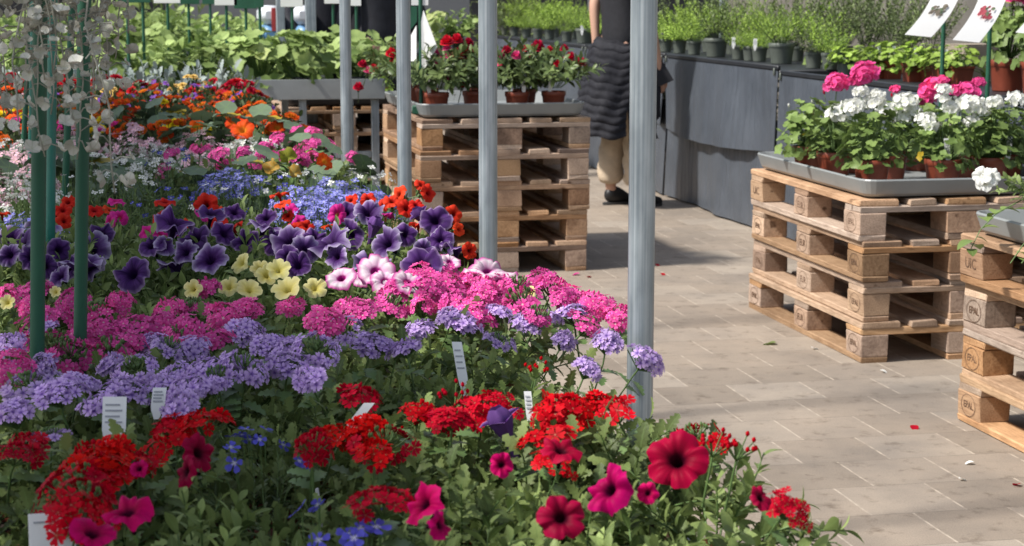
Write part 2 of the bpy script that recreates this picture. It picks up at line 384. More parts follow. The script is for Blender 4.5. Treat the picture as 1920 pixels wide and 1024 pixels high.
# ------------------------------------------------------------------ leaves (length 1 along +y, normal +z)
def leaf_strip(widths, fold=.25, curl=.35):
    n = len(widths); V = []; rad = []; Fc = []
    for i, wd in enumerate(widths):
        t = i / (n - 1); z = -curl * t * t
        V += [(-wd, t + .1 * wd, z + fold * wd), (0, t, z), (wd, t + .1 * wd, z + fold * wd)]; rad += [1, 0, 1]
    for i in range(n - 1):
        a, b = i * 3, i * 3 + 3; Fc += [(a, a + 1, b + 1, b), (a + 1, a + 2, b + 2, b + 1)]
    return np.array(V), Fc, np.array(rad, float)
def leaf_disc(n=12, notch=True, lob=.0, cup=.25, lobes=5):
    V = [(0, .45, 0)]; rad = [0.]
    for ring, rr in ((1, .55), (2, 1.)):
        for k in range(n):
            a = -math.pi / 2 + 2 * math.pi * k / n; q = rr * .5 * (1 + lob * math.cos(lobes * (a + math.pi / 2)) * (ring == 2))
            if notch and k == 0: q *= .45
            V.append((q * math.cos(a), .45 + q * math.sin(a), cup * rr * rr * .5 * (1 + .35 * math.sin(3 * a)) - .1 * rr + .03 * (k % 2) * ring)); rad.append(0 if k % 2 == 0 else 1)
    Fc = [(0, 1 + k, 1 + (k + 1) % n) for k in range(n)]
    Fc += [(1 + k, 1 + n + k, 1 + n + (k + 1) % n, 1 + (k + 1) % n) for k in range(n)]
    return np.array(V), Fc, np.array(rad)
LEAF_OVAL = leaf_strip([.03, .13, .21, .23, .16, .01])
LEAF_SERR = leaf_strip([.02, .12, .30, .17, .36, .2, .30, .14, .2, .02], .2, .3)
LEAF_THIN = leaf_strip([.03, .09, .09, .01], .2, .25)
LEAF_BROAD = leaf_strip([.05, .32, .42, .40, .28, .02], .2, .5)
LEAF_ROUND = leaf_disc(12, True, .06, .3, 7)
LEAF_NAST = leaf_disc(12, False, .03, .15, 6)
LEAF_LOBED = leaf_disc(15, True, .16, .25, 5)
def add_leaf(mb, tpl, p, d, nrm, size, tint, mat=0):
    """p base, d leaf direction, nrm rough normal"""
    d = np.asarray(d, float); d /= np.linalg.norm(d) + 1e-9
    x = np.cross(d, nrm); l = np.linalg.norm(x)
    if l < 1e-3: x = np.cross(d, (1., .3, .2)); l = np.linalg.norm(x)
    x /= l; z = np.cross(x, d)
    V = tpl[0] * size
    mb.add(p + V[:, :1] * x + V[:, 1:2] * d + V[:, 2:] * z, tpl[1], tint, tpl[2], 0, mat)
def foliage(nshoot, length, spread, tpl, lsize, per, mats, z0=.10, rise=.6, stemr=.0016, droop=.25, base_r=.03, upright=.0):
    """a bush of leafy shoots; slot 0 leaf, slot 1 stem"""
    mb = MB()
    for i in range(nshoot):
        a = 2 * math.pi * (i + RNG.uniform(-.4, .4)) / nshoot * 2.4; k = math.sqrt((i + .5) / nshoot)
        out = np.array((math.cos(a), math.sin(a), 0)); L = length * RNG.uniform(.75, 1.15)
        p0 = np.array((0, 0, z0)) + out * base_r * k
        tilt = k * spread
        pts = []
        side = np.array((-out[1], out[0], 0)) * RNG.uniform(-.25, .25)
        for j in range(5):
            t = j / 4
            pts.append(p0 + (out * math.sin(tilt) + side * t) * L * t + np.array((0, 0, math.cos(tilt) * L * t * rise - droop * L * t * t * math.sin(tilt))))
        pts = np.array(pts); tube(mb, pts, np.linspace(stemr, stemr * .5, 5), 3, 1, .5, False)
        shade = RNG.uniform(0, .35)
        for j in range(per):
            t = .22 + .78 * (j + RNG.uniform(0, .6)) / per; t = min(t, 1)
            q = t * 4; i0 = min(int(q), 3); p = pts[i0] + (pts[i0 + 1] - pts[i0]) * (q - i0); ax = pts[i0 + 1] - pts[i0]; ax /= np.linalg.norm(ax)
            b = 2.4 * j + RNG.uniform(-.4, .4); fr = frame(ax)
            rd = fr[:, 0] * math.cos(b) + fr[:, 1] * math.sin(b)
            d = rd * (1 - .55 * t) + ax * (.35 + .5 * t) + np.array((0, 0, RNG.uniform(-.15, .25) + upright))
            sz = lsize * RNG.uniform(.65, 1.15) * (1.05 - .35 * t)
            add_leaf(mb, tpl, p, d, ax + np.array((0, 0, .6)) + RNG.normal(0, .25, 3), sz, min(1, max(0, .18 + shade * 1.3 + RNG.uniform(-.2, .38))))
    return mb.mesh('foliage', mats)
def disc_foliage(n, radius, height, tpl, lsize, mats, z0=.10, alt=0.0, base_r=.0):
    """leaves on stalks that spread as a dome (geranium, nasturtium, squash); slot 2 a few yellowed leaves"""
    mb = MB()
    for i in range(n):
        dr = rand_dir(-.15, 1); q = RNG.uniform(.45, 1.0) ** .6
        p = np.array((dr[0] * radius, dr[1] * radius, z0 + .02 + abs(dr[2]) * height)) * np.array((q, q, 1)); p[2] = z0 + (p[2] - z0) * RNG.uniform(.6, 1.05)
        if dr[2] < 0: p[2] = z0 - RNG.uniform(0, .03)
        b = np.array((dr[0], dr[1], 0)) * radius * .12 + np.array((0, 0, z0 - .02))
        mid = (b + p) / 2 + np.array((0, 0, .02)); tube(mb, [b, mid, p], .0016 if lsize < .08 else .003, 3, 1, .5, False)
        nr = dr * .7 + np.array((0, 0, .55)) + RNG.normal(0, .25, 3) + np.array((-.15, -.25, 0))
        fr = frame(nr, RNG.uniform(0, 6.3)); s = lsize * RNG.uniform(.6, 1.15)
        V = tpl[0] * s; V = V - np.array((0, .45 * s, 0))
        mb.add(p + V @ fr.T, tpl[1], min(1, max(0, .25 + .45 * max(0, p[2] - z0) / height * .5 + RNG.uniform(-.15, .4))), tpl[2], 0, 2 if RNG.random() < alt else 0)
    return mb.mesh('foliage', mats)

# ------------------------------------------------------------------ flowers
def petal5(mb, fr, p, R_, n=5, notch=.86, wid=.50, cup=.12, tint=.5, mat=0, spin=0., lens=None):
    for k in range(n):
        a = spin + 2 * math.pi * k / n; RR = R_ * (lens[k] if lens else 1) * RNG.uniform(.92, 1.06)
        u = np.array((math.cos(a), math.sin(a))); s_ = np.array((-u[1], u[0])); h = RNG.uniform(-.08, .14) * R_
        P = [(0, 0, 0), *[(*(u * RR * r + s_ * RR * wid * q), cup * R_ * r * r + h * r) for r, q in ((.45, .62), (.78, .95), (1., .52), (notch, 0), (1., -.52), (.78, -.95), (.45, -.62))]]
        mb.add(np.asarray(p) + np.array(P) @ fr.T, [(0, 7, 6, 1), (1, 6, 4, 2), (2, 4, 3), (6, 5, 4)], tint, [0, .5, .8, 1, .9, 1, .8, .5], 0, mat)
def verbena_head(pm, nf=36, Rh=.024, flor=.0084, flat=.7, ring=False, stem=.075, sm=None):
    mb = MB(); ga = math.pi * (3 - math.sqrt(5)); ex, ey = RNG.uniform(.82, 1.28, 2); gap = RNG.uniform(0, 6.3)
    for i in range(nf):
        t = (i + .5) / nf; z = 1 - t * 1.05
        if ring and z > .66: continue
        q = math.sqrt(max(0, 1 - z * z)); a = ga * i
        if math.cos(a - gap) > .82 and z < .55 and RNG.random() < .75: continue
        d = np.array((q * math.cos(a), q * math.sin(a), z)); p = d * np.array((ex, ey, flat)) * Rh * RNG.uniform(.80, 1.22)
        fr = frame(d + RNG.normal(0, .30, 3) + np.array((0, -.12, .35)), 0)
        petal5(mb, fr, p, flor * RNG.uniform(.75, 1.2), wid=.44, notch=.82, cup=RNG.uniform(-.05, .22), tint=RNG.uniform(.1, 1.0), spin=RNG.uniform(0, 6))
        tube(mb, [np.array((0, 0, -.016)), p * .93], .0010, 3, 1, .5, False)
    for i in range(14 if ring else 5):
        d = rand_dir(.3 if not ring else .6, 1); lathe(mb, [(.0005, -.003), (.0016, 0), (.0017, .003), (.0004, .0055)], 5, 1 if ring else 0, c=tuple(d * Rh * .8)); tube(mb, [d * .004, d * Rh * .8], .0008, 3, 1, .5)
    tube(mb, [(0, 0, -.012), (.002, .001, -.03), (.004, -.003, -stem)], .0015, 4, 1, .5, False)
    for k in range(3):
        b = RNG.uniform(0, 6.3); d = np.array((math.cos(b), math.sin(b), .2)); add_leaf(mb, LEAF_SERR, np.array((.003, 0, -.035 - .008 * k)), d, np.array((0, 0, 1.)), .034, .5, 1)
    return mb.mesh('flower_head', [pm, sm or M_STEM])
def bud_head(pm):
    mb = MB()
    for i in range(12):
        d = rand_dir(.1, 1); p = d * .018
        tube(mb, [np.array((0, 0, -.012)), p], .0009, 3, 1, .5, False)
        lathe(mb, [(.0005, -.001), (.0022, .001), (.0024, .003), (.0008, .0052)], 6, 0, c=tuple(p), tint=RNG.uniform(.2, .8))
    tube(mb, [(0, 0, -.012), (.003, 0, -.07)], .0014, 4, 1, .5, False)
    return mb.mesh('flower_head', [pm, M_STEM])
def trumpet(pm, Rf=.036, depth=.038, lobes=5, frill=.10, flare=1.0, star=.085, seg=60, sm=None, wave=.20, cupz=.0, funnel=None):
    funnel = RNG.uniform(.08, .34) if funnel is None else funnel; fold = RNG.uniform(-.30, .12); fa = RNG.uniform(0, 3.1)
    mb = MB(); V = []; rad = []; ve = []; ph = RNG.uniform(0, 6)
    prof = [(.09, -1.0, 0), (.11, -.6, .06), (.15, -.25, .13), (.24, -.06, .22), (.40, .02, .40), (.62, .05 * flare, .62), (.85, .02 * flare, .85), (1.0, -.05 * flare, 1.0)]
    ha, hb, hc = RNG.uniform(.8, 1.2, 3)
    for (r, z, t) in prof:
        for k in range(seg):
            a = 2 * math.pi * k / seg; lob = 2 * abs(math.cos(lobes * a / 2)) ** .55 - 1
            rr = r * Rf * (1 + star * lob * t + frill * .35 * t * t * math.sin(11 * a * ha // 1 + ph) * .5 + frill * .3 * t * t * math.sin(17 * a + 2 * ph) * .4)
            zz = z * (depth if z < 0 else Rf) + Rf * funnel * math.sin(min(1, t * 1.12) * 2.2) * t ** .6 + Rf * fold * t * t * math.cos(a - fa) ** 2 + Rf * t * t * (cupz + wave * .5 * math.sin(2 * a + ph) + wave * .55 * math.sin(5 * a + 1.3 * ph) + wave * .35 * math.sin(9 * a + ph * 2) - .16 * max(0, -lob) ** 3 * t + .05 * math.sin(13 * a + 3 * ph) * t)
            V.append((rr * math.cos(a), rr * math.sin(a), zz)); rad.append(t)
            ve.append(max(0, abs(math.cos(lobes * a / 2)) ** 14 * .9 + (math.cos(lobes * 5 * a + ph) > .55) * .55) * min(1, t * 3) * (1 - t ** 4))
    n = len(prof)
    Fc = [(i * seg + k, i * seg + (k + 1) % seg, (i + 1) * seg + (k + 1) % seg, (i + 1) * seg + k) for i in range(n - 1) for k in range(seg)]
    mb.add(V, Fc, RNG.uniform(.4, .7), rad, ve, 0)
    lathe(mb, [(.0015, -depth - .012), (.004, -depth - .004), (.0045, -depth + .004), (.0035, -depth + .008)], 7, 1)
    for k in range(5):
        a = 2 * math.pi * k / 5; add_leaf(mb, LEAF_OVAL, np.array((0, 0, -depth)), np.array((math.cos(a), math.sin(a), .8)), np.array((0, 0, 1.)), .016, .5, 1)
    tube(mb, [(0, 0, -depth - .008), (.004, .002, -depth - .03), (.012, .0, -depth - .055)], .0014, 4, 1, .5, False)
    return mb.mesh('flower', [pm, sm or M_STEM])
def folded_bud(pm):
    mb = MB()
    lathe(mb, [(.002, -.05), (.003, -.03), (.0045, -.012), (.008, 0), (.0115, .010), (.010, .018), (.006, .024)], 20, 0, tint=.9, lobes=.22, rad=.85)
    lathe(mb, [(.0015, -.058), (.0042, -.05), (.003, -.044)], 7, 1)
    for k in range(4):
        a = 1.6 * k; add_leaf(mb, LEAF_BROAD, np.array((0, 0, .004)), np.array((math.cos(a) * .8, math.sin(a) * .8, .9)), np.array((0, 0, 1.)), .022, .9, 0)
    return mb.mesh('flower', [pm, M_STEMD])
def lip_spray(pm, n=14, Rs=.06, size=.008, hz=.5, zb=0., stem_len=.05, two=True):
    """scattered little lipped blossoms of lobelia and nemesia"""
    mb = MB()
    for i in range(n):
        d = rand_dir(.05, 1); p = d * np.array((Rs, Rs, Rs * hz)) * RNG.uniform(.75, 1.1) + np.array((0, 0, zb))
        f = d + np.array((-.1, -.5, .3)) + RNG.normal(0, .25, 3); fr = frame(f, RNG.uniform(-.5, .5)); s = size * RNG.uniform(.8, 1.2); tn = RNG.uniform(.2, .95)
        V = []
        petal5(mb, fr, p, s, 5, .95, .36 if two else .5, .1, tn, 0, math.pi / 2, [.55, .95, 1.1, 1.1, .95] if two else None)
        tube(mb, [p - np.array((0, 0, 1)) * stem_len * .8 - d * .01, p - d * .003], .0007, 3, 1, .5, False)
    return mb.mesh('flower_spray', [pm, M_STEM])
def pompon(pm, Rf=.02, layers=4, n0=9, stem=.05, flat=.6, sm=None, wid=.5):
    mb = MB()
    for l in range(layers):
        t = l / max(1, layers - 1); el = .05 + t * 1.25; nn = max(4, int(n0 * (1 - .45 * t)))
        for k in range(nn):
            a = 2 * math.pi * (k + .5 * (l % 2)) / nn + RNG.uniform(-.1, .1)
            d = np.array((math.cos(a) * math.cos(el), math.sin(a) * math.cos(el), math.sin(el) * flat + .05)); x = np.array((-math.sin(a), math.cos(a), 0)); Rr = Rf * (1 - .4 * t) * RNG.uniform(.9, 1.1)
            up = np.cross(d, x); up = -up if up[2] < 0 else up
            P = [d * Rr * .15, d * Rr * .6 + x * Rr * wid * .8 + up * Rr * .1, d * Rr + x * Rr * wid * .6 - up * Rr * .06, d * Rr * 1.06 + up * Rr * .12, d * Rr - x * Rr * wid * .6 - up * Rr * .06, d * Rr * .6 - x * Rr * wid * .8 + up * Rr * .1]
            mb.add(P, [(0, 1, 2, 3), (0, 3, 4, 5)], RNG.uniform(.2, .95), [.0, .6, 1, 1, 1, .6] if l < layers - 1 else [0, .2, .3, .3, .3, .2])
    lathe(mb, [(.0012, -.016), (.004, -.008), (.006, .0)], 7, 1)
    tube(mb, [(0, 0, -.012), (.003, 0, -stem)], .0013, 4, 1, .5, False)
    return mb.mesh('flower_head', [pm, sm or M_STEMD])
def geranium_head(pm, nf=34, Rh=.036, fl=.0165, stem=.13, flat=.72):
    mb = MB(); ga = math.pi * (3 - math.sqrt(5))
    for i in range(nf):
        z = 1 - (i + .5) / nf * 1.25; q = math.sqrt(max(0, 1 - z * z)); a = ga * i
        d = np.array((q * math.cos(a), q * math.sin(a), z)); p = d * np.array((1, 1, flat)) * Rh * RNG.uniform(.78, 1.16)
        petal5(mb, frame(d + RNG.normal(0, .25, 3)), p, fl * RNG.uniform(.8, 1.15), 5, .97, .55, .22, RNG.uniform(.3, .95), 0, RNG.uniform(0, 6))
        if i % 3 == 0: tube(mb, [np.array((0, 0, -.022)), p * .9], .001, 3, 1, .5, False)
    tube(mb, [(0, 0, -.02), (.004, .002, -.07), (.0, .0, -stem)], .0019, 5, 1, .5, False)
    return mb.mesh('flower_head', [pm, M_STEM])
def rose_head(pm, Rf=.024):
    mb = MB()
    for l, (nn, rr, el) in enumerate([(3, .35, 1.2), (4, .55, 1.0), (5, .75, .75), (6, .92, .45), (6, 1.0, .15)]):
        for k in range(nn):
            a = 2 * math.pi * (k + .37 * l) / nn; u = np.array((math.cos(a), math.sin(a), 0)); x = np.array((-u[1], u[0], 0)); up = np.array((0, 0, 1.))
            P = []; rd = []
            for t in (0, .4, .75, 1.):
                r = rr * Rf * (.35 + .65 * math.sin(t * 1.5) * (1.15 - .15 * (el > .7))); z = Rf * (t * math.sin(el) * 1.1 - (.1 + .12 * l) * .5 - .12 * (t > .9) * (el < .9))
                wdt = Rf * rr * (.25 + .5 * math.sin(min(1, t * 1.05) * 2.6))
                for s_ in (-1, 0, 1): P.append(u * (r - abs(s_) * wdt * .28) + x * s_ * wdt + up * (z + .0 * abs(s_))); rd.append(t)
            Fc = [(i * 3 + j, i * 3 + j + 1, i * 3 + j + 4, i * 3 + j + 3) for i in range(3) for j in range(2)]
            mb.add(P, Fc, RNG.uniform(.25, .9), rd)
    lathe(mb, [(.002, -.03), (.006, -.022), (.009, -.014), (.007, -.006)], 8, 1)
    tube(mb, [(0, 0, -.02), (.004, 0, -.08)], .0018, 4, 1, .5, False)
    return mb.mesh('flower_head', [pm, M_STEMD])

# ------------------------------------------------------------------ pots
def pot_mesh(r=.055, h=.10, mat=None, rim=True):
    mb = MB(); rb = r * .78
    prof = [(rb * .3, .002), (rb, .0), (rb * 1.02, .004), (r * .95, h * .74), (r * .985, h * .78), (r * 1.02, h * .8), (r * 1.04, h - .002), (r * 1.0, h), (r * .955, h - .002), (r * .93, h * .84)]
    lathe(mb, prof, 24, 0, True)
    V = [(0, 0, h * .86)] + [(r * .935 * math.cos(2 * math.pi * k / 24), r * .935 * math.sin(2 * math.pi * k / 24), h * .84) for k in range(24)]
    mb.add(V, [(0, 1 + k, 1 + (k + 1) % 24) for k in range(24)], .5, .5, 0, 1)
    return mb.mesh('pot', [mat or M_TERRA, M_SOIL])
POT = pot_mesh(.052, .095); POT_BIG = pot_mesh(.065, .11); POT_DK = pot_mesh(.048, .09, M_DKPOT); POT_DKBIG = pot_mesh(.075, .12, M_DKPOT); POT_BLK = pot_mesh(.05, .09, M_BLACK)
#@@STRUCT

# ================================================================== the setting
def ground():
    mb = MB(); s = 90
    mb.add([(-s, -s, 0), (s, -s, 0), (s, s, 0), (-s, s, 0)], [(0, 1, 2, 3)])
    o = mb.build('paving', M_PAVE); o['kind'] = 'structure'; o['label'] = 'greyish beige concrete block paving with pale cross joints'
ground()

# bed frame: edge point at l = 0; l runs away from the camera, s inward (to the left)
E0 = Vector((.34, 2.1, 0))
def bed(l, s, z=0): p = E0 + LV * l - SV * s; return Vector((p.x, p.y, z))

def pole(pt, label, z1=2.35):
    t = thing('grey_post', label, 'post', (pt.x, pt.y, 0), YAW, 'galvanised posts along the edge of the flower bench')
    mb = MB(); lathe(mb, [(.0205, .008), (.0205, z1)], 28, 0, False, False); mb.build('tube', M_STEEL, t)
    mb = MB(); box(mb, (0, 0, .004), (.12, .12, .008), .002)
    for sx in (-1, 1):
        for sy in (-1, 1): lathe(mb, [(.008, .008), (.008, .015), (.001, .0155)], 6, 0, c=(sx * .042, sy * .042, 0))
    mb.build('foot_plate', M_STEEL, t, smooth=False)
    mb = MB(); lathe(mb, [(.0225, z1 - .04), (.0225, z1), (.001, z1 + .004)], 28, 0); mb.build('end_cap', M_BLACK, t)
def on_edge(x, dx=0.0):                        # where the image column x crosses the bench edge line
    k = (x - 960) / F; lo, hi = -1., 12.
    for _ in range(60):
        m = (lo + hi) / 2; p = bed(m, -dx)
        if p.x / p.y > k: lo = m
        else: hi = m
    return bed(lo, -dx)
for x_, lab in ((1205, 'grey galvanised post in front, beside the lavender and scarlet verbenas'), (915, 'grey galvanised post standing before the middle pallet stack front'),
                (758, 'grey galvanised post at the left corner of the middle pallet stack'), (650, 'grey galvanised post in front of the squash bench')):
    pole(on_edge(x_), lab)

def flower_bench(l0, l1, label):
    c = bed((l0 + l1) / 2, .95); t = thing('flower_bench', label, 'plant bench', (c.x, c.y, 0), YAW, 'benches under the bedding flowers'); Ln = l1 - l0 - .02
    mb = MB(); box(mb, (0, 0, .535), (1.80, Ln - .01, .012), .003); mb.build('bench_top', M_BLACK, t)
    mb = MB()
    for sx in (-.9, .9): box(mb, (sx, 0, .525), (.03, Ln, .07), .004)
    for sy in (-1, 1): box(mb, (0, sy * (Ln / 2 - .015), .525), (1.768, .03, .07), .004)
    mb.build('rim', M_ALU, t)
    for sx in (-.84, .84):
        for sy in (-1, 1):
            mb = MB(); box(mb, (sx, sy * (Ln / 2 - .3), .2445), (.04, .04, .489), .004); mb.build('leg', M_ALU, t)
flower_bench(-.75, 2.1, 'black topped flower bench nearest the camera, hidden under verbenas and petunias')
flower_bench(2.1, 4.95, 'flower bench in the middle of the row, under lobelias and nasturtiums')
flower_bench(4.95, 7.3, 'farthest flower bench of the row, under the orange marigolds')

# ------------------------------------------------------------------ pallets
def text_mesh(txt, size):
    cu = bpy.data.curves.new('txt', 'FONT'); cu.body = txt; cu.size = size; cu.align_x = 'CENTER'; cu.align_y = 'CENTER'; cu.extrude = .0008; cu.resolution_u = 3
    o = bpy.data.objects.new('txt', cu); COL.objects.link(o); bpy.context.view_layer.update()
    me = bpy.data.meshes.new_from_object(o.evaluated_get(bpy.context.evaluated_depsgraph_get())); bpy.data.objects.remove(o); bpy.data.curves.remove(cu)
    return me
def stamp_mesh(txt, ring, size):
    me = text_mesh(txt, size); mb = MB(); V = np.array([v.co[:] for v in me.vertices]); Fc = [tuple(p.vertices) for p in me.polygons]; bpy.data.meshes.remove(me)
    # text lies in xy with normal z; stand it up on the face whose outward normal is -x (the long side)
    S = np.stack([-V[:, 2], -V[:, 0], V[:, 1]], 1); mb.add(S, Fc)
    if ring:
        Vr = []; n = 36
        for k in range(n):
            a = 2 * math.pi * k / n
            for q in (1., 1.06): Vr.append((-.0006, .045 * q * math.cos(a), .032 * q * math.sin(a)))
        mb.add(Vr, [(2 * k, 2 * k + 1, (2 * k + 3) % (2 * n), (2 * k + 2) % (2 * n)) for k in range(n)])
    return mb.mesh('stamp', [M_STAMP])
STAMPS = {'UIC': stamp_mesh('UIC', False, .045), 'EPAL': stamp_mesh('EPAL', True, .030), 'EUR': stamp_mesh('EUR', True, .036)}
def slab_mesh(name, s, mat, n=3):
    out = []
    for i in range(n):
        mb = MB(); box(mb, (0, 0, 0), s, .003)
        me = mb.mesh(name, [mat], False)
        for v in me.vertices: v.co += Vector([random.uniform(-.0022, .0022) for _ in range(3)])
        out.append(me)
    return out
# the board's grain runs along local x
D145 = slab_mesh('deck_board', (1.2, .145, .022), M_WOOD); D100 = slab_mesh('deck_board', (1.2, .1, .022), M_WOOD)
ST = slab_mesh('stringer_board', (.8, .145, .022), M_WOOD); B145 = slab_mesh('bottom_board', (1.2, .145, .0215), M_WOOD); B100 = slab_mesh('bottom_board', (1.2, .1, .0215), M_WOOD)
BLK1 = slab_mesh('block', (.145, .1, .078), M_CHIP) + slab_mesh('block', (.145, .1, .078), M_WOOD); BLK2 = slab_mesh('block', (.145, .145, .078), M_CHIP) + slab_mesh('block', (.145, .145, .078), M_WOOD)
def pallet(origin, yaw, z, label, group, stamp=None, jit=.014):
    """origin = front left corner; long side runs away (local y), short side to the right (local x)"""
    yaw += random.uniform(-.012, .012)
    t = thing('pallet', label, 'pallet', (origin[0] + random.uniform(-jit, jit), origin[1] + random.uniform(-jit, jit), z), yaw, group)
    RZ = (0, 0, math.pi / 2)
    for x, me in ((.0725, D145), (.236, D100), (.4, D145), (.564, D100), (.7275, D145)): put('deck_board', random.choice(me), t, (x, .6, .133), RZ)
    for y in (.0725, .6, 1.1275): put('stringer_board', random.choice(ST), t, (.4, y, .111))
    for x, me in ((.05, B100), (.4, B145), (.75, B100)): put('bottom_board', random.choice(me), t, (x, .6, .0108), RZ)
    for x, me in ((.05, BLK1), (.4, BLK2), (.75, BLK1)):
        kind = random.choice((0, 3))
        for y in (.0725, .6, 1.1275):
            b = put('block', random.choice(me[kind:kind + 3]), t, (x, y, .0608), RZ)
            if x == .05 and stamp:
                # the face towards local -x of the pallet is local +y of the turned block
                s_ = 'UIC' if (stamp == 'top' and y > 1) else ('EPAL' if y > 1 or y < .1 else 'EUR')
                put('stamp', STAMPS[s_], b, (0, .0512, 0), (0, 0, -math.pi / 2))
    return t
ordn = ['bottom', 'second', 'third', 'fourth', 'top']
def stack(o, yaw, n, where, group, stamp=False):
    for i in range(n):
        nm = 'bottom' if i == 0 else 'top' if i == n - 1 else ('second' if i == 1 else 'third' if i == 2 else 'fourth') + ' from bottom'
        pallet(o, yaw, i * .1445, f'worn wooden pallet, {nm} of the {where}', group, ('top' if i == n - 1 else 'low') if stamp else None)
PR = (1.227, 6.297, .198); PC = (-.424, 8.319, .213); PT = (1.604, 4.242, .198)
stack(PR[:2], PR[2], 4, 'stack under the white geraniums', 'pallets under the white geraniums', True)
stack(PC[:2], PC[2], 5, 'tall stack under the red roses', 'pallets under the red roses')
stack(PT[:2], PT[2], 4, 'stack cut off by the right edge', 'pallets at the right edge', True)
PF = (-1.46, 11.6, .2)
stack(PF[:2], PF[2], 4, 'shaded stack behind the squash bench', 'pallets behind the squash bench')

# ------------------------------------------------------------------ grey trays
def tray(origin, yaw, z, sx, sy, label, h=.062, mat=None):
    mb = MB(); V = []
    rings = [(-.014, h), (-.017, h - .005), (.0, .010), (.010, .0), (.02, .006), (-.006, h - .004), (-.009, h)]
    n = 0
    def rr(inset, zz, r=.05):
        out = []
        r = max(.01, r - inset)
        for cx, cy, a0 in ((sx - inset - r, sy - inset - r, 0), (inset + r, sy - inset - r, 90), (inset + r, inset + r, 180), (sx - inset - r, inset + r, 270)):
            for k in range(6): a = R(a0 + 18 * k); out.append((cx + r * math.cos(a), cy + r * math.sin(a), zz))
        return out
    m = 24
    for ins, zz in rings: V += rr(ins, zz)
    Fc = [(i * m + k, i * m + (k + 1) % m, (i + 1) * m + (k + 1) % m, (i + 1) * m + k) for i in range(len(rings) - 1) for k in range(m)]
    Fc += [tuple(3 * m + k for k in range(m))[::-1], tuple(4 * m + k for k in range(m)), ]
    # close the lip
    Fc += [((len(rings) - 1) * m + k, (len(rings) - 1) * m + (k + 1) % m, (k + 1) % m, k) for k in range(m)]
    Fc = [f for f in Fc if not (len(f) == 4 and all(3 * m <= i < 5 * m for i in f))]
    mb.add(V, Fc)
    o = mb.build('plant_tray', mat or M_TRAY, None, (origin[0], origin[1], z), (0, 0, yaw), False)
    tag(o, label, 'tray'); return o
def loc(P, x, y, z):                           # local point on a stack
    a = P[2]; return Vector((P[0] + x * math.cos(a) - y * math.sin(a), P[1] + x * math.sin(a) + y * math.cos(a), z))
ZR = 4 * .1445 + .008; ZC = 5 * .1445 + .008
tray(loc(PR, .02, .02, 0)[:2], PR[2], ZR, .76, 1.16, 'grey plastic tray holding the white and pink geraniums')
tray(loc(PC, .02, .02, 0)[:2], PC[2], ZC, .76, 1.16, 'grey plastic tray holding the red roses')
tray(loc(PT, .02, .02, 0)[:2], PT[2], ZR, .76, 1.16, 'pale grey tray on the stack at the right edge', .062, M_TRAY)
tray(loc(PF, .02, .02, 0)[:2], PF[2], ZR, .76, 1.16, 'black tray on the shaded stack behind the squash bench', .05, M_BLACK)
#@@TABLES

# ------------------------------------------------------------------ fabric covered tables
def tline(d, o=0.0): return Vector((3.427 + o - .21 * d, d, 0))   # front edge of the tables, offset o to the right
TYAW = math.atan(.21)
def skirt(mb, x0, z_top, z_bot, Ln, amp, seed, thick=.004, lean=0.0):
    """a hanging sheet whose outer side faces local -x, running along local y"""
    rg = random.Random(seed); n, m = 44, 8; ph = [rg.uniform(0, 6.3) for _ in range(5)]
    V = []
    for side in (0, 1):
        for j in range(m + 1):
            t = j / m; z = z_top + (z_bot - z_top) * t
            for i in range(n + 1):
                y = Ln * (i / n - .5)
                wv = amp * t * (.5 * math.sin(3.1 * y + ph[0]) + .5 * math.sin(7.3 * y + ph[1]) + .35 * abs(math.sin(4.7 * y + ph[2])) + .2 * math.sin(17 * y + ph[3]))
                zz = z - (.018 * math.sin(2.3 * y + ph[4]) * t if z_bot > .1 else 0)
                V.append((x0 - wv - lean * t - amp * .6 * t + side * thick, y, zz))
    k = (n + 1) * (m + 1); Fc = []
    for j in range(m):
        for i in range(n):
            a = j * (n + 1) + i; Fc.append((a, a + n + 1, a + n + 2, a + 1)); Fc.append((k + a, k + a + 1, k + a + n + 2, k + a + n + 1))
    for i in range(n): Fc += [(i, i + 1, k + i + 1, k + i), (m * (n + 1) + i, k + m * (n + 1) + i, k + m * (n + 1) + i + 1, m * (n + 1) + i + 1)]
    for j in range(m): a = j * (n + 1); b = a + n; Fc += [(a, k + a, k + a + n + 1, a + n + 1), (b, b + n + 1, k + b + n + 1, k + b)]
    mb.add(V, Fc)
def cloth_table(d0, d1, z, label, seed):
    p0, p1 = tline(d0), tline(d1); c = (p0 + p1) / 2; Ln = (p1 - p0).length - .015
    t = thing('display_table', label, 'table', (c.x, c.y, 0), TYAW, 'long tables wrapped in grey fabric')
    mb = MB(); box(mb, (.62, 0, z - .02), (1.2, Ln, .04), .004); mb.build('table_top', M_BLACK, t)
    mb = MB(); box(mb, (.018, 0, z + .0125), (.02, Ln - .01, .025), .004); mb.build('edge_strip', M_BLACK, t)
    mb = MB(); skirt(mb, .008, z - .004, .44 + random.uniform(-.015, .015), Ln + .01, .036, seed); mb.build('upper_skirt', M_FABRIC, t)
    mb = MB(); skirt(mb, .034, .62, .012, Ln, .026, seed + 50); mb.build('lower_skirt', M_FABRIC, t)
    for y in (-Ln / 2 + .03, Ln / 2 - .03):
        mb = MB(); box(mb, (.000, y, z - .008), (.010, .014, .04), .003); mb.build('clip', M_DKPOT, t)
    for x in (.14, 1.12):
        for y in (-1, 1):
            mb = MB(); box(mb, (x, y * (Ln / 2 - .12), (z - .04) / 2), (.04, .04, z - .04), .004); mb.build('leg', M_STEEL, t)
TB = [(5.55, 7.58, .865), (7.6, 9.63, .87), (9.65, 11.68, .892), (11.7, 13.73, .892), (13.75, 15.78, .892), (15.8, 17.83, .892)]
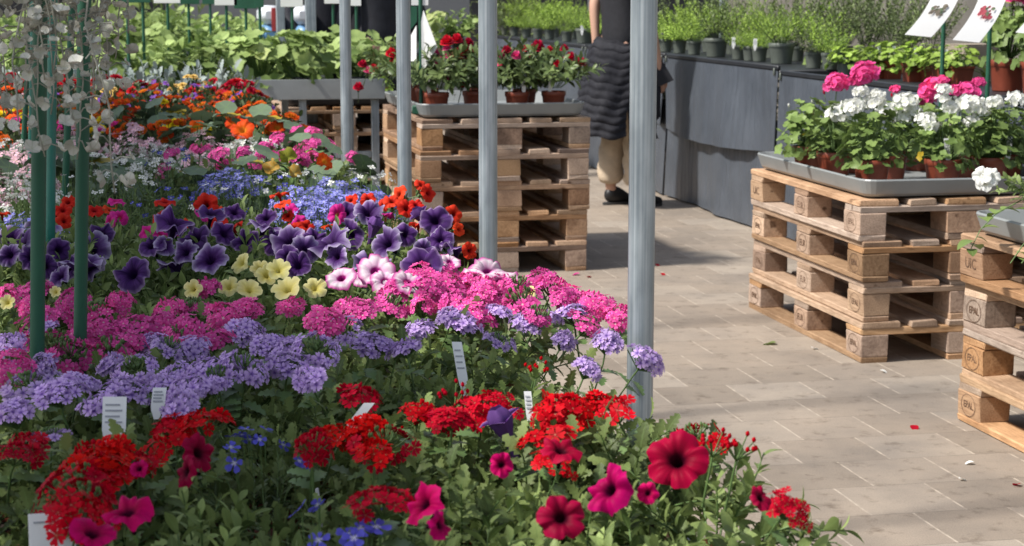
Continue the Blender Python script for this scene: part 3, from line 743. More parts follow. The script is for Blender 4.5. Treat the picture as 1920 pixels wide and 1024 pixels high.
for i, (a, b, z) in enumerate(TB):
    cloth_table(a, b, z, ['grey fabric covered table at the right edge beyond the geraniums', 'grey fabric covered table directly behind the white geraniums', 'grey fabric covered table with wavy flap right of the foremost post',
        'grey fabric covered table behind the person in the quilted jacket', 'pale grey fabric covered table behind the red roses', 'farthest grey fabric covered table of the row'][i], 11 + i)

# ------------------------------------------------------------------ squash bench and another behind
def plant_bench(p, w_, d_, z, label, depth=.11):
    t = thing('plant_bench', label, 'plant bench', (p.x, p.y, 0), YAW, None)   # p = front right corner
    mb = MB(); box(mb, (-w_ / 2, d_ / 2, z - depth + .02), (w_ - .06, d_ - .06, .012), .002); mb.build('bench_top', M_BLACK, t)
    mb = MB()
    for y in (.015, d_ - .015): box(mb, (-w_ / 2, y, z - depth / 2), (w_, .03, depth), .003)
    for x in (-.015, -w_ + .015): box(mb, (x, d_ / 2, z - depth / 2), (.03, d_ - .062, depth), .003)
    mb.build('rim', M_ALU, t)
    for x in (-.05, -.45, -w_ + .05):
        for y in (.06, d_ - .06):
            mb = MB(); box(mb, (x, y, (z - depth) / 2), (.04, .04, z - depth - .001), .003); mb.build('leg', M_STEEL, t)
    mb = MB()
    for zz in (.295, .41):
        box(mb, (-.25, .06, zz), (.355, .03, .035), .002)
    mb.build('cross_brace', M_STEEL, t)
PB = at(722, 148, .83); plant_bench(PB, 3.2, 1.3, .83, 'grey metal bench holding the squash plants, deep rim')
PB2 = PB + LV * 2.6 - SV * .55; plant_bench(PB2, 3.0, 1.2, .86, 'grey metal bench of leafy vegetables behind the squash bench')
#@@PLANTS

# ================================================================== plant kinds
def variants(fn, n): return [fn() for _ in range(n)]
FV = variants(lambda: foliage(21, .13, 1.25, LEAF_SERR, .033, 12, [L_VERB, M_STEM], z0=.085, rise=.78, droop=.2), 4)
FP = variants(lambda: foliage(22, .13, 1.2, LEAF_OVAL, .033, 13, [L_PET, M_STEM], z0=.085, rise=.8, droop=.18, upright=.15), 4)
FL = variants(lambda: foliage(34, .125, 1.25, LEAF_THIN, .022, 12, [L_LOB, M_STEM], z0=.085, rise=.85, stemr=.001, droop=.2), 3)
FNA = variants(lambda: disc_foliage(30, .14, .17, LEAF_NAST, .066, [L_NAST, M_STEM, L_YELNAST], .09, .05), 3)
FMA = variants(lambda: foliage(26, .13, 1.1, LEAF_SERR, .03, 10, [L_MARI, M_STEMD], z0=.085, rise=.85), 3)
FSI = variants(lambda: foliage(16, .13, 1.1, LEAF_SERR, .045, 9, [L_SILV, M_SILVSTEM], z0=.085, rise=.9), 2)
FGE = variants(lambda: disc_foliage(115, .13, .17, LEAF_LOBED, .046, [L_GERA, M_STEM, L_YELNAST], .095, .012), 4)
FRO = variants(lambda: foliage(24, .20, 1.05, LEAF_OVAL, .05, 15, [L_ROSE, M_STEM], z0=.09, rise=.9), 3)
FHE = variants(lambda: foliage(34, .20, .75, LEAF_SERR, .026, 15, [L_HERB, M_STEM], z0=.08, rise=1.0, droop=.1), 4)
FHT = variants(lambda: foliage(40, .21, .7, LEAF_THIN, .03, 18, [L_HERB, M_STEM], z0=.08, rise=1.0, droop=.1, upright=.2), 3)
FHD = variants(lambda: foliage(26, .30, .6, LEAF_OVAL, .03, 20, [L_HERBD, M_STEMD], z0=.08, rise=1.0, droop=.08), 4)
FST = variants(lambda: disc_foliage(60, .12, .12, LEAF_LOBED, .045, [L_HERB, M_STEM, L_VARI], .085, .1), 3)
FVE = variants(lambda: disc_foliage(44, .20, .27, LEAF_LOBED, .105, [L_VEG, M_STEM, L_VARI], .09, .06), 5)
FVB = variants(lambda: foliage(14, .30, .75, LEAF_BROAD, .085, 9, [L_VEG, M_STEM], z0=.08, rise=1.0, stemr=.003), 3)
FVA = variants(lambda: disc_foliage(40, .16, .22, LEAF_BROAD, .07, [L_VARI, M_STEM, L_VEG], .09, .1), 2)

HV = {k: [verbena_head(p, 38, .026), verbena_head(p, 34, .025, .0086, .55), verbena_head(p, 40, .026, .0082, .85), verbena_head(p, 38, .026, .0084, .5, True), verbena_head(p, 30, .023, .0086, .6), verbena_head(p, 44, .028, .0084, .65), verbena_head(p, 22, .021, .0086, .5)] for k, p in (('verb_lav', P_LAV), ('verb_pink', P_PINK))}
HV['verb_red'] = [verbena_head(P_RED, 26, .025, .0102), verbena_head(P_RED, 20, .024, .0108, .55), verbena_head(P_RED, 28, .026, .0100, .85), verbena_head(P_RED, 28, .026, .0100, .5, True), verbena_head(P_RED, 16, .022, .0104, .6), verbena_head(P_RED, 30, .027, .0102, .65), verbena_head(P_RED, 13, .02, .0104, .5)]
HBUD = bud_head(P_RED)
KIND = {   # foliage, flower meshes, name, colour phrase, category, auto head count, head height
 'verb_lav': (FV, HV['verb_lav'], 'potted_verbena', 'lavender verbena with domed clusters', 5),
 'verb_pink': (FV, HV['verb_pink'], 'potted_verbena', 'hot pink verbena with domed clusters', 6),
 'verb_red': (FV, HV['verb_red'], 'potted_verbena', 'scarlet verbena with domed clusters', 5),
 'pet_crim': (FP, [trumpet(P_CRIM, .036, .04, 5, .10, 1.4, .10), trumpet(P_CRIM, .036, .042, 5, .10, .6, .11, 60, None, .26, .05, .45), trumpet(P_CRIM, .036, .045, 5, .16, 1.2, .10, 60, None, .32, -.06, .34), trumpet(P_CRIM, .036, .045, 5, .16, 1.2, .12, 60, None, .30, .0, .55)], 'potted_petunia', 'crimson petunia with wide trumpets', 3),
 'pet_purp': (FP, [trumpet(P_PURP2, .036, .04, 5, .16, 1., .085, 60, None, .24, 0, .12), trumpet(P_PURP2, .038, .04, 5, .22, 1., .085, 60, None, .34, 0, .3), trumpet(P_PURP, .037, .045, 5, .2, .8, .09, 60, None, .3, .0, .5), trumpet(P_PURP, .036, .045, 5, .2, .5, .09, 60, None, .34, .0, .4), trumpet(P_PURP, .037, .045, 5, .2, 1.2, .09, 60, None, .28, -.1, .25), trumpet(P_PURP, .034, .04, 5, .12, .6, .05, 50, None, .22, .15), trumpet(P_PURP, .034, .04, 5, .16, 1.3, .06, 50, None, .2)], 'potted_petunia', 'dark purple petunia with pale rims', 5),
 'pet_strp': (FP, [trumpet(P_STRP, .037), trumpet(P_STRP, .036, .04, 5, .12, 1.2, .05, 50, None, .2)], 'potted_petunia', 'white petunia with magenta rims', 4),
 'cal_yel': (FP, [trumpet(P_YEL, .022, .028, 5, .05, .8, .16, 40, None, .12, .12), trumpet(P_YEL, .023, .028, 5, .06, .5, .14, 40, None, .18, .25)], 'potted_petunia', 'pale yellow trailing petunia', 6),
 'pet_red': (FP, [trumpet(P_RPET, .022, .026), trumpet(P_RPET, .021, .026, 5, .1, 1.2)], 'potted_petunia', 'small red trailing petunia', 6),
 'cal_mag': (FP, [trumpet(P_MAG, .020, .024), trumpet(P_MAG, .019, .024, 5, .1, 1.2)], 'potted_petunia', 'small magenta trailing petunia', 5),
 'lob_blue': (FL, [lip_spray(P_BLUE, 9, .065, .0125, .6), lip_spray(P_BLUE, 11, .07, .0115, .6)], 'potted_lobelia', 'deep blue lobelia of tiny blossoms', 1),
 'lob_lblue': (FL, [lip_spray(P_LBLUE, 60, .09, .0095, .7), lip_spray(P_LBLUE, 66, .09, .0095, .8)], 'potted_lobelia', 'light blue lobelia in full flower', 3),
 'lob_white': (FL, [lip_spray(P_WHITE, 26, .085, .009, .7), lip_spray(P_WHITE, 22, .085, .009, .8)], 'potted_lobelia', 'white lobelia of tiny blossoms', 1),
 'nem': (FL, [lip_spray(P_PALE, 44, .085, .011, 1.0, 0, .08), lip_spray(P_PALE, 40, .085, .012, .9, 0, .08), lip_spray(P_WHITE, 34, .085, .011, .9, 0, .08)], 'potted_nemesia', 'pale pink and white nemesia', 1),
 'nast': (FNA, [trumpet(P_ORRED, .022, .026, 5, .1, .8, .08)], 'potted_nasturtium', 'nasturtium with round grey green leaves', 1),
 'mari_yel': (FMA, [pompon(P_MYEL, .022, 5, 11, .05, .7), pompon(P_MYEL, .024, 5, 12, .05, .7)], 'potted_marigold', 'bright yellow marigold with round heads', 5),
 'mari_or': (FMA, [pompon(P_ORNG, .017, 3, 8, .05, .4), pompon(P_BRNR, .017, 3, 8, .05, .4), pompon(P_ORRED, .018, 3, 8, .05, .4)], 'potted_marigold', 'orange and rust marigold', 12),
 'mari_org': (FMA, [pompon(P_ORRED, .02, 4, 9, .05, .6), pompon(P_ORNG, .02, 4, 9, .05, .6)], 'potted_marigold', 'vivid orange marigold', 8),
 'red_far': (FMA, [pompon(P_DRED, .026, 4, 9, .05, .7), pompon(P_DRED, .024, 4, 10, .05, .7)], 'potted_dahlia', 'deep red dahlia with full heads', 7),
 'pink_far': (FMA, [pompon(P_MAG, .018, 3, 8, .05, .4), pompon(P_PALE, .018, 3, 8, .05, .4)], 'potted_marigold', 'mauve pink bedding flower', 8),
 'beige': (FMA, [pompon(P_BEIG, .018, 3, 10, .05, .5)], 'potted_strawflower', 'straw coloured flower cushion', 12),
 'viol': (FMA, [trumpet(P_VIOL, .017, .012), pompon(P_BRNR, .017, 3, 8, .05, .4)], 'potted_viola', 'violet and rust viola', 9),
 'silver': (FSI, [], 'dusty_miller', 'silver leaved dusty miller', 0),
 'green': (FV, [], 'potted_verbena', 'green verbena not yet in flower', 0),
 'lobgreen': (FL, [lip_spray(P_WHITE, 9, .085, .009, .7), lip_spray(P_BLUE, 8, .08, .008, .7)], 'potted_lobelia', 'dark green lobelia with few blossoms', 1),
}
BUD_PURP = folded_bud(P_PURP)
DEEP = [trumpet(P_DCRIM, .036, .042, 5, .12, 1.3, .11, 60, None, .24, .0, .25)]

# ------------------------------------------------------------------ where the photo shows flower heads: kind -> (x, y[, width in photo pixels])
HEADS = {
 'verb_lav': [(85,613),(20,649),(83,693),(53,726),(149,719),(183,759),(27,782),(289,649),(319,656),(362,659),(332,706),(382,699),(398,726),(339,766),(458,626),(458,693),(239,736),(256,696),(212,689),
   (463,690),(537,664),(593,660),(638,623),(697,653),(760,657),(790,620),(845,597),(407,712),(582,712),(937,590),(937,642),(989,608),(1056,642),(1075,594),(1138,646),(1101,694),(1208,679),(95,820,45),(110,745),(20,700),(300,725),(350,740),(540,690),(505,655),(1010,600),(865,610)],
 'verb_pink': [(17,553),(66,550),(139,560),(226,570),(199,616),(159,633),(100,650),(133,673),(232,650),(206,666),(20,690),(315,580),(365,583),(299,606),(349,620),(415,596),(398,643),(388,543),(339,633),(458,586),
   (545,575),(656,575),(608,608),(675,586),(786,512),(830,534),(864,542),(745,553),(793,582),(734,579),(882,586),(463,590),(822,516),(837,545),(874,545),(908,557),(893,586),(978,568),(971,542),(1012,530),(1038,542),(1056,568),(1086,564),(1119,564),(1116,579),(1164,594),(1097,616),(1008,597),(60,580),(110,600),(180,590),(250,625),(70,610),(940,570),(800,550),(850,570),(950,540),(900,535)],
 'verb_red': [(1004,698),(911,772),(1038,772),(1060,779),(1119,764),(1153,772),(822,794),(848,790),(1023,824),(676,751),(784,776),(898,768),(842,790),(640,823),(690,812),(703,851),(717,951),(584,843),(50,840),(180,865),(139,895),(166,851),(211,856),(300,845),(327,809),(383,801),(133,929),(147,978),(255,873),(1308,824),(1035,875,40),(205,880),(150,910),(30,855),(190,900),(160,945),(940,780),(770,790),(720,835),(1475,962,45)],
}
BIG = {   # single large flowers: (x, y, width, facing x, facing z)
 'pet_crim': [(1270,865,125,-.15,.5),(1145,920,105,-.65,.6),(1052,972,92,.05,.35),(1052,848,80,.3,2.6),(940,872,50,-.8,.2),(1425,935,50,.7,.4),(800,950,92,-1.0,.6),(822,985,60,1.3,.3),(370,850,80,1.3,.3),(240,965,100,-.5,2.4),(170,1005,90,.7,2.0),(352,885,60,-1.3,.2),(1215,925,40,-.2,.3),(262,880,40,.2,.3)],
 'pet_purp': [(250,515,78,.1,.3),(285,462,68,-.3,1.),(395,490,66,.1,.6),(460,455,52,-.1,.4),(22,450,60,-.3,.5),(45,462,55,.2,.4),(110,470,52,.3,.4),(85,500,50,-.2,.5),(370,450,58,-.3,.6),(440,400,42,.1,1.),(570,470,60,.2,.5),(540,482,55,-.1,.5),(660,442,62,-.1,.25),(690,402,60,.2,.9),(728,460,66,-.4,.4),(817,415,75,.05,.3),(632,482,50,-.5,.5),(760,440,55,.5,.5),(500,410,50,.1,1.),(330,432,50,.2,1.1),(308,462,50,.5,.5),(130,505,55,.1,.5),(420,440,55,.3,.6),(560,500,60,.1,.5),(826,450,55,.2,.8),(515,455,50,-.4,.5),(20,480,50,0,.5),(60,485,50,.1,.7),(590,450,50,.3,.7),(350,475,50,0,.4),(650,400,50,-.2,.8),(790,470,45,.2,.6),(190,440,50,0,.9),(115,520,45,0,.6)],
 'pet_strp': [(705,510,82,-.1,.9),(640,522,60,-.3,1.3),(722,528,60,.1,.8),(843,492,42,.2,1.1),(915,512,72,.1,.8),(940,528,70,.2,.7),(765,530,60,.2,1.1),(890,520,55,-.2,.8),(680,520,50,-.4,.7)],
 'cal_yel': [(455,495,44,-.3,.4),(487,505,40,.0,.5),(522,508,44,.4,.4),(467,545,46,0,.3),(430,540,44,-.2,.3),(363,543,40,-.5,.2),(540,545,56,-.2,1.),(590,542,48,.3,.6),(500,518,40,.3,.6),(15,568,30,0,.6),(105,548,22,0,.6),(995,548,22,0,.8)],
 'pet_red': [(387,384,56,.0,.3),(300,410,42,-.2,.5),(690,375,42,.1,.3),(748,365,44,-.1,1.),(762,392,44,.2,.7),(802,362,44,.3,.5),(790,348,40,.2,1.2),(658,376,38,-.3,.6),(850,402,40,.7,.3),(555,430,40,.1,.8),(575,425,40,.3,.6),(118,395,40,0,.6),(128,380,40,.2,.5),(120,415,36,0,.5),(880,470,38,.8,.1),(540,405,34,0,.6),(345,420,34,0,.8),(720,385,36,0,.8),(780,385,36,.2,.9),(105,405,34,.1,.5),(860,430,34,.8,.3)],
 'cal_mag': [(633,402,42,-.1,.3),(205,415,38,-.2,.5),(225,408,38,.3,.5),(326,428,36,0,.6),(545,395,34,.1,.6),(275,435,34,0,.7),(560,415,30,0,.8),(300,440,34,.1,.7)],
 'nast': [(455,245,44,.0,.4),(608,303,36,.3,.3),(440,232,36,-.2,.6),(310,250,30,0,.6),(370,240,34,.4,.5),(520,240,30,0,.8)],
}
SEEDS = {
 'lob_blue': [(495,895),(527,932),(390,893),(565,840),(435,845),(655,940),(605,955),(510,860),(590,900)],
 'lob_lblue': [(480,375),(530,355),(560,382),(610,350),(680,345),(460,395),(500,335),(20,405),(125,360),(655,350),(590,365),(700,355),(430,385),(510,390),(545,335)],
 'lob_white': [(640,328),(665,330),(170,340),(620,318)],
 'lobgreen': [(230,350),(270,335),(330,330),(300,370),(370,350),(200,390),(250,390),(340,300),(420,330),(280,310),(180,360),(320,395),(440,360)],
 'nem': [(300,268),(340,262),(280,282),(380,268),(250,258),(420,285),(330,285),(440,262),(200,258),(180,275),(40,330),(60,310),(20,300),(40,370),(90,350),(10,340),(70,380),(140,310),(460,270),(230,280),(30,265),(90,285)],
 'nast': [(410,235),(440,330),(480,315),(520,285),(240,250),(330,215),(20,280),(110,300),(470,250),(430,205),(505,335),(560,290),(210,235),(560,320),(400,215),(470,345),(90,310),(380,225)],
 'verb_pink': [(620,300),(650,310),(600,278),(560,258),(540,250),(440,295),(575,300),(630,315)],
 'mari_yel': [(232,238),(20,213),(45,210),(150,218),(460,228),(490,230)],
 'mari_org': [(20,250),(60,255),(270,245),(290,245),(350,245),(120,240)],
 'mari_or': [(150,190),(200,190),(250,185),(300,195),(350,190),(400,180),(450,185),(500,200),(520,215),(530,240),(480,190),(100,190),(60,185),(320,180),(220,205),(370,200),(430,170),(20,180),(520,180),(535,205)],
 'red_far': [(60,150),(100,155),(200,152),(245,160),(455,152),(485,160),(140,150),(30,170),(10,155),(225,155)],
 'pink_far': [(20,175),(30,235),(200,245)],
 'beige': [(285,160),(330,163),(360,150),(310,150),(400,150)],
 'viol': [(280,172),(370,172),(200,175)],
 'silver': [(230,143),(280,138),(320,128),(350,140),(430,142),(170,138)],
 'green': [(30,930),(20,1000),(560,640),(1000,650)],
 'pet_crim': [(1330,960),(1200,1000),(1000,1010),(900,960),(1420,990),(560,1010),(420,980),(320,1000)],
 'verb_red': [(760,850),(1180,850)],
}
BENCH_Z = .541
def zf(y): return .755 + .05 * min(1, max(0, (560 - y) / 260)) + .11 * min(1, max(0, (240 - y) / 110))     # height at which the flowers stand
seeds = []                                     # (x, y, kind) in bench coordinates
def to_bed(p):
    q = Vector((p.x - E0.x, p.y - E0.y, 0)); return q.dot(LV), -q.dot(SV)
heads = []                                     # (point, kind, type, data)
for k, lst in HEADS.items():
    for h in lst:
        p = at(h[0], h[1], zf(h[1]) + random.uniform(-.01, .01)); heads.append((p, k, 'c', h)); seeds.append((*to_bed(p), k))
for k, lst in BIG.items():
    for h in lst:
        p = at(h[0], h[1], zf(h[1]) + (.03 if k == 'pet_crim' else .008) + random.uniform(-.008, .008)); heads.append((p, k, 'b', h)); seeds.append((*to_bed(p), k))
for k, lst in SEEDS.items():
    for h in lst: seeds.append((*to_bed(at(h[0], h[1], zf(h[1]))), k))
rows = []; l = -.32
while l < 7.2:
    rows.append(l); l += .155 + .0075 * max(0, l)
ORD = ['first', 'second', 'third', 'fourth', 'fifth', 'sixth', 'seventh', 'eighth', 'ninth', 'tenth', 'eleventh', 'twelfth', 'thirteenth', 'fourteenth', 'fifteenth', 'sixteenth', 'seventeenth', 'eighteenth', 'nineteenth', 'twentieth']
ORD += ['twenty-' + o for o in ORD[:9]] + ['thirtieth'] + ['thirty-' + o for o in ORD[:9]] + ['fortieth'] + ['forty-' + o for o in ORD[:9]]
plants = []
for ri, l in enumerate(rows):
    s = (.25 if l < -.25 else (.20 if l < -.1 else .10) if l < .2 else .17 if l < 3 else .15 + .035 * (l - 3)) + (.06 if ri % 2 else 0); ci = 0
    step = .155 + .006 * max(0, l)
    while s < 1.78:
        p = bed(l + random.uniform(-.02, .02), s + random.uniform(-.015, .015), BENCH_Z); x, y = px(Vector((p.x, p.y, .75)))
        if x < -130: break
        jl, js = (random.gauss(0, .02 + .014 * max(0, l)), random.gauss(0, .02 + .03 * max(0, l))) if l < 7 else (0, 0)
        k = min(seeds, key=lambda q: (q[0] - l - jl) ** 2 + (q[1] - s - js) ** 2 * .8)[2]
        e = thing(KIND[k][2], f'{KIND[k][3]}, {ORD[ci]} from the aisle in the {ORD[ri]} row', 'potted plant', p, 0, KIND[k][3].split(' with')[0] + ' plants')
        put('pot', POT, e)
        sc = random.uniform(.92, 1.12) * (1 + .03 * max(0, l)); hz = 1.0
        if l > 1.6: hz = 1.2
        if -.1 < l < .45 and s < .24: sc *= 1.14
        if k in ('verb_lav', 'verb_red') and l < 1.6: hz = 1.07
        if l > 4.6: hz = 1.2 + (l - 4.6) * .17
        if k == 'nast': hz *= .82
        if k in ('lob_lblue', 'nem', 'lob_white'): hz *= .85
        if k in ('pet_purp', 'pet_crim'): hz *= 1.05
        put('foliage', random.choice(KIND[k][0]), e, (0, 0, 0), (0, 0, random.uniform(0, 6.28)), (sc, sc, sc * hz))
        plants.append([e, k, l, s, 0, hz * sc]); s += step; ci += 1
for p, k, ty, h in heads:                      # hang every seen flower on the nearest plant of its kind
    bl, bs = to_bed(p)
    c = min(plants, key=lambda q: (q[2] - bl) ** 2 + (q[3] - bs) ** 2 + (0 if q[1] == k else .5))
    e = c[0]; c[4] += 1; rel = p - e.location; dist = p.y * 1.02
    if ty == 'c':
        me = random.choice(KIND[k][1]) if random.random() > .06 else (HBUD if k == 'verb_red' else KIND[k][1][3])
        wpx = h[2] if len(h) > 2 else 70
        sc = random.uniform(.92, 1.18) * {'verb_lav': .92, 'verb_pink': 1.1}.get(k, 1) * (wpx / 70 if len(h) > 2 else 1)
        far_ = max(0, math.hypot(rel.x, rel.y) - .07) * 6; put('flower_head', me, e, rel, euler_to((random.uniform(-.4, .4) + rel.x * far_, random.uniform(-.55, .1) + rel.y * far_, 1), random.uniform(0, 6)), (sc * random.uniform(.85, 1.2), sc * random.uniform(.85, 1.2), sc * random.uniform(.75, 1.1)))
    else:
        me = random.choice(KIND[k][1]); base = {'pet_crim': .074, 'pet_purp': .075, 'pet_strp': .074, 'cal_yel': .046, 'pet_red': .052, 'cal_mag': .04, 'nast': .044}[k]
        q_ = h[2] * dist / F / base * .93; me = DEEP[0] if k == 'pet_crim' and h[0] in (1270, 1425, 1052, 370, 352) else me; put('flower', me, e, rel, euler_to((h[3] + random.gauss(0, .38), -1, h[4] + random.uniform(-.15, .55)), random.uniform(0, 6)), (q_ * random.uniform(.86, 1.12), q_ * random.uniform(.86, 1.12), q_))
for e, k, l, s, cnt, hz in plants:             # the rest bloom by themselves
    n = KIND[k][4]; meshes = KIND[k][1]
    if k in ('verb_lav', 'verb_pink', 'verb_red', 'pet_crim', 'pet_purp', 'pet_strp', 'cal_yel') and l < 2.6: n = 0
    elif k in ('pet_red', 'cal_mag') and l < 3: n = 1
    elif k == 'nast': n = 0
    elif k == 'verb_pink': n = 3
    if k == 'pet_purp': n = 1
    for i in range(n):
        me = random.choice(meshes)
        if me.name.startswith('flower_spray'):
            put('flower_spray', me, e, (random.uniform(-.01, .01), random.uniform(-.01, .01), .175 * hz), (0, 0, random.uniform(0, 6.3)), random.uniform(.9, 1.15)); continue
        d = rand_dir(.25, 1); q = np.array((d[0] * .10, d[1] * .10, .10 + (.07 + .05 * d[2]) * hz * 1.15))
        put('flower_head' if me.name.startswith('flower_head') else 'flower', me, e, q, euler_to((d[0] * .7 - .1, d[1] * .7 - .35, .6 + d[2] * .5), random.uniform(0, 6)), random.uniform(.85, 1.2))
# a few particular things among the flowers
def near_plant(x, y, k, z=None):
    p = at(x, y, z or zf(y)); bl, bs = to_bed(p); c = min(plants, key=lambda q: (q[2] - bl) ** 2 + (q[3] - bs) ** 2 + (0 if q[1] == k else .2)); return c[0], p - c[0].location
for x, y, k, d in ((945, 805, 'verb_red', (-.35, -.1, .9)), (790, 410, 'pet_purp', (-.4, -.3, .8)), (700, 430, 'pet_purp', (.3, -.2, .9))):
    e, r = near_plant(x, y, k); put('flower', BUD_PURP, e, r, euler_to(d), 1.25)
for x, y in ((1340, 838), (1385, 845), (585, 838), (850, 745)):
    e, r = near_plant(x, y, 'verb_red', .77); put('flower_head', HBUD, e, r, euler_to((random.uniform(-.2, .3), -.2, 1)), 1.1)
L_OLIVE = leaf_mat('olive_yellow_leaf', (.14, .15, .015), (.27, .27, .03), .5, .25, .1, .2, (.14, .5, (.12, .17, .02)))
L_ORLEAF = leaf_mat('orange_yellow_leaf', (.30, .15, .02), (.44, .27, .05), .5, .25, .1, .2, (.22, .6, (.22, .22, .08)))
YR = []
for lm_ in (L_OLIVE, L_ORLEAF, L_ORLEAF):
    q_ = leaf_disc(16, True, .10, .55, 5); mbn = MB(); V_ = q_[0] * .05 - np.array((0, .0225, 0)); V_ = V_ + np.stack([0 * V_[:, 0], 0 * V_[:, 0], .006 * np.sin(V_[:, 0] * 190) + .005 * np.sin(V_[:, 1] * 150)], 1)
    mbn.add(V_, q_[1], RNG.uniform(.2, .9, len(V_)), q_[2]); tube(mbn, [(0, 0, -.002), (.004, -.01, -.03), (.0, -.005, -.09)], .0012, 4, 1, .5, False); YR.append(mbn.mesh('yellowed_leaf', [lm_, M_STEM]))
for x, y, s_, me_, f_ in ((540, 294, 1.0, YR[0], (.1, -1, .5)), (512, 314, .9, YR[1], (-.7, -.8, .4)), (551, 324, .85, YR[2], (.5, -.7, .9))):
    e, r = near_plant(x, y, 'nast', .83); lf = put('yellowed_leaf', me_, e, r, euler_to(f_, random.uniform(-.6, .6)), s_); lf['label'] = 'round leaf turned yellow'
#@@REST
# ------------------------------------------------------------------ geraniums and roses on the trays
GW = [geranium_head(P_WHITE, 24, .039, .0150, .13, .5), geranium_head(P_WHITE, 20, .037, .0155, .13, .6), geranium_head(P_WHITE, 26, .040, .015, .13, .42), geranium_head(P_WHITE, 15, .034, .0155, .13, .5)]
GPK = [geranium_head(P_GPINK, 36, .036), geranium_head(P_GPINK, 40, .038)]
RS = [rose_head(P_ROSE), rose_head(P_ROSE, .026), rose_head(P_GPINK, .02)]
def budlet(pm):
    mb = MB(); lathe(mb, [(.001, -.012), (.005, -.006), (.006, 0), (.004, .006), (.001, .010)], 8, 0); tube(mb, [(0, 0, -.01), (0, 0, -.05)], .0012, 4, 1); return mb.mesh('bud', [pm, M_STEM])
BUD = [budlet(P_ROSE), budlet(P_WHITE)]
ger = []
for lx, ly, lab, fi in ((.10, .80, 'leafy geranium at the far left end of the tray, without open flowers', 0), (.10, .54, 'white geranium in the second pot along the tray left side', 1), (.11, .20, 'white geranium at the near left tray corner with a yellowing leaf', 2),
        (.37, .17, 'white geranium with a white plant tag at the tray front', 3), (.58, .22, 'white geranium in the third pot along the tray front', 0), (.30, .48, 'white geranium in the middle of the tray, hidden pot', 1), (.62, .52, 'hot pink geranium behind the green sign post', 2),
        (.28, .82, 'hot pink geranium rising at the back left of the tray', 3), (.58, .86, 'hot pink geranium at the back right of the tray', 0), (.70, .34, 'white geranium at the right end of the tray', 2)):
    p = loc(PR, lx, ly, ZR + .007); e = thing('potted_geranium', lab, 'potted plant', p, 0, 'geraniums on the pallet tray')
    put('pot', POT_BIG, e); put('foliage', FGE[fi], e, (0, 0, .01), (0, 0, random.uniform(0, 6)), (1.0, 1.0, 1.0)); ger.append(e)
def gflower(x, y, wpx, meshes, dz=None, idx=None):
    es = ger if idx is None else [ger[i] for i in idx]
    best = min(es, key=lambda e: abs(px(e.location + Vector((0, 0, .25)))[0] - x) + (0 if idx else .15 * abs(px(e.location + Vector((0, 0, .30)))[1] - y)))
    # on the vertical plane through that plant's depth
    d = best.location.y; a = (x - 960) / F; b = (512 - y) / F
    t = d / (math.cos(PITCH) + b * math.sin(PITCH)); p = Vector((a * t, d, H + t * (-math.sin(PITCH) + b * math.cos(PITCH))))
    base = .088 if meshes is not RS else .045
    put('flower_head' if meshes is not BUD else 'bud', random.choice(meshes), best, p - best.location, euler_to((random.uniform(-.3, .3), random.uniform(-.5, -.1), 1), random.uniform(0, 6)), wpx * t / F / base)
for x, y, w_ in ((1575, 212, 50), (1602, 200, 48), (1640, 192, 46), (1662, 208, 44), (1685, 205, 42), (1615, 172, 36), (1645, 178, 30), (1690, 222, 40), (1698, 190, 48), (1740, 228, 48), (1768, 185, 34), (1782, 203, 42), (1770, 168, 30), (1822, 195, 48), (1840, 205, 36), (1825, 228, 38), (1866, 192, 40), (1908, 188, 42), (1590, 225, 34), (1710, 205, 36)):
    gflower(x, y, w_, GW, idx=(1, 2, 3, 4, 5, 9))
for x, y, w_ in ((1570, 156, 46), (1622, 138, 54), (1608, 150, 32), (1678, 168, 20), (1745, 172, 46), (1738, 185, 36), (1768, 150, 22), (1790, 172, 32), (1815, 172, 46), (1836, 155, 24), (1752, 160, 36)):
    gflower(x, y, w_, GPK, idx=(6, 7, 8))
for x, y in ((1479, 197), (1545, 173), (1523, 190), (1672, 178)): gflower(x, y, 34, BUD, idx=(0, 1))
roses = []
for lx, ly, lab, fi in ((.10, .11, 'red rose bush in the orange pot at the near left tray corner', 0), (.30, .22, 'dark red rose bush with many blooms behind the second post', 1), (.48, .10, 'red rose bush in the orange pot right of the second post', 2), (.66, .12, 'red rose bush at the right front corner of its tray', 0),
        (.57, .34, 'red rose bush between and behind two front rose pots', 1), (.09, .86, 'red rose bush trailing over the far left of the tray', 2), (.12, .5, 'red rose bush halfway along the tray left side', 0), (.40, .62, 'rose bush in the middle back of the rose tray', 1)):
    p = loc(PC, lx, ly, ZC + .007); e = thing('potted_rose', lab, 'potted plant', p, 0, 'rose bushes on the pallet tray')
    put('pot', POT, e, (0, 0, 0), (0, 0, 0), 1.08); put('foliage', FRO[fi], e, (0, 0, 0), (0, 0, random.uniform(0, 6)), (1.22, 1.22, 1.3)); roses.append(e)
ger_save, ger = ger, roses
for x, y, w_ in ((838, 78, 22), (856, 74, 20), (838, 90, 20), (878, 80, 17), (862, 102, 26), (875, 95, 22), (840, 105, 18), (826, 116, 24), (822, 98, 16), (877, 132, 24), (893, 132, 22), (868, 155, 24), (840, 150, 18), (885, 145, 18), (940, 105, 20), (968, 104, 22), (1008, 88, 26), (1030, 92, 12), (1058, 91, 14), (992, 105, 12), (1068, 108, 20), (1088, 118, 22), (1005, 154, 26), (990, 136, 16), (940, 122, 18), (950, 94, 16), (986, 91, 14), (680, 120, 16), (690, 132, 20), (735, 100, 22), (742, 115, 22), (700, 128, 16), (672, 163, 18), (740, 130, 20), (905, 110, 20), (915, 140, 20), (1046, 120, 14)):
    gflower(x, y, w_, RS)
for x, y in ((1000, 100), (1020, 104), (822, 147), (853, 178), (712, 136)): gflower(x, y, 20, BUD)
ger = ger_save
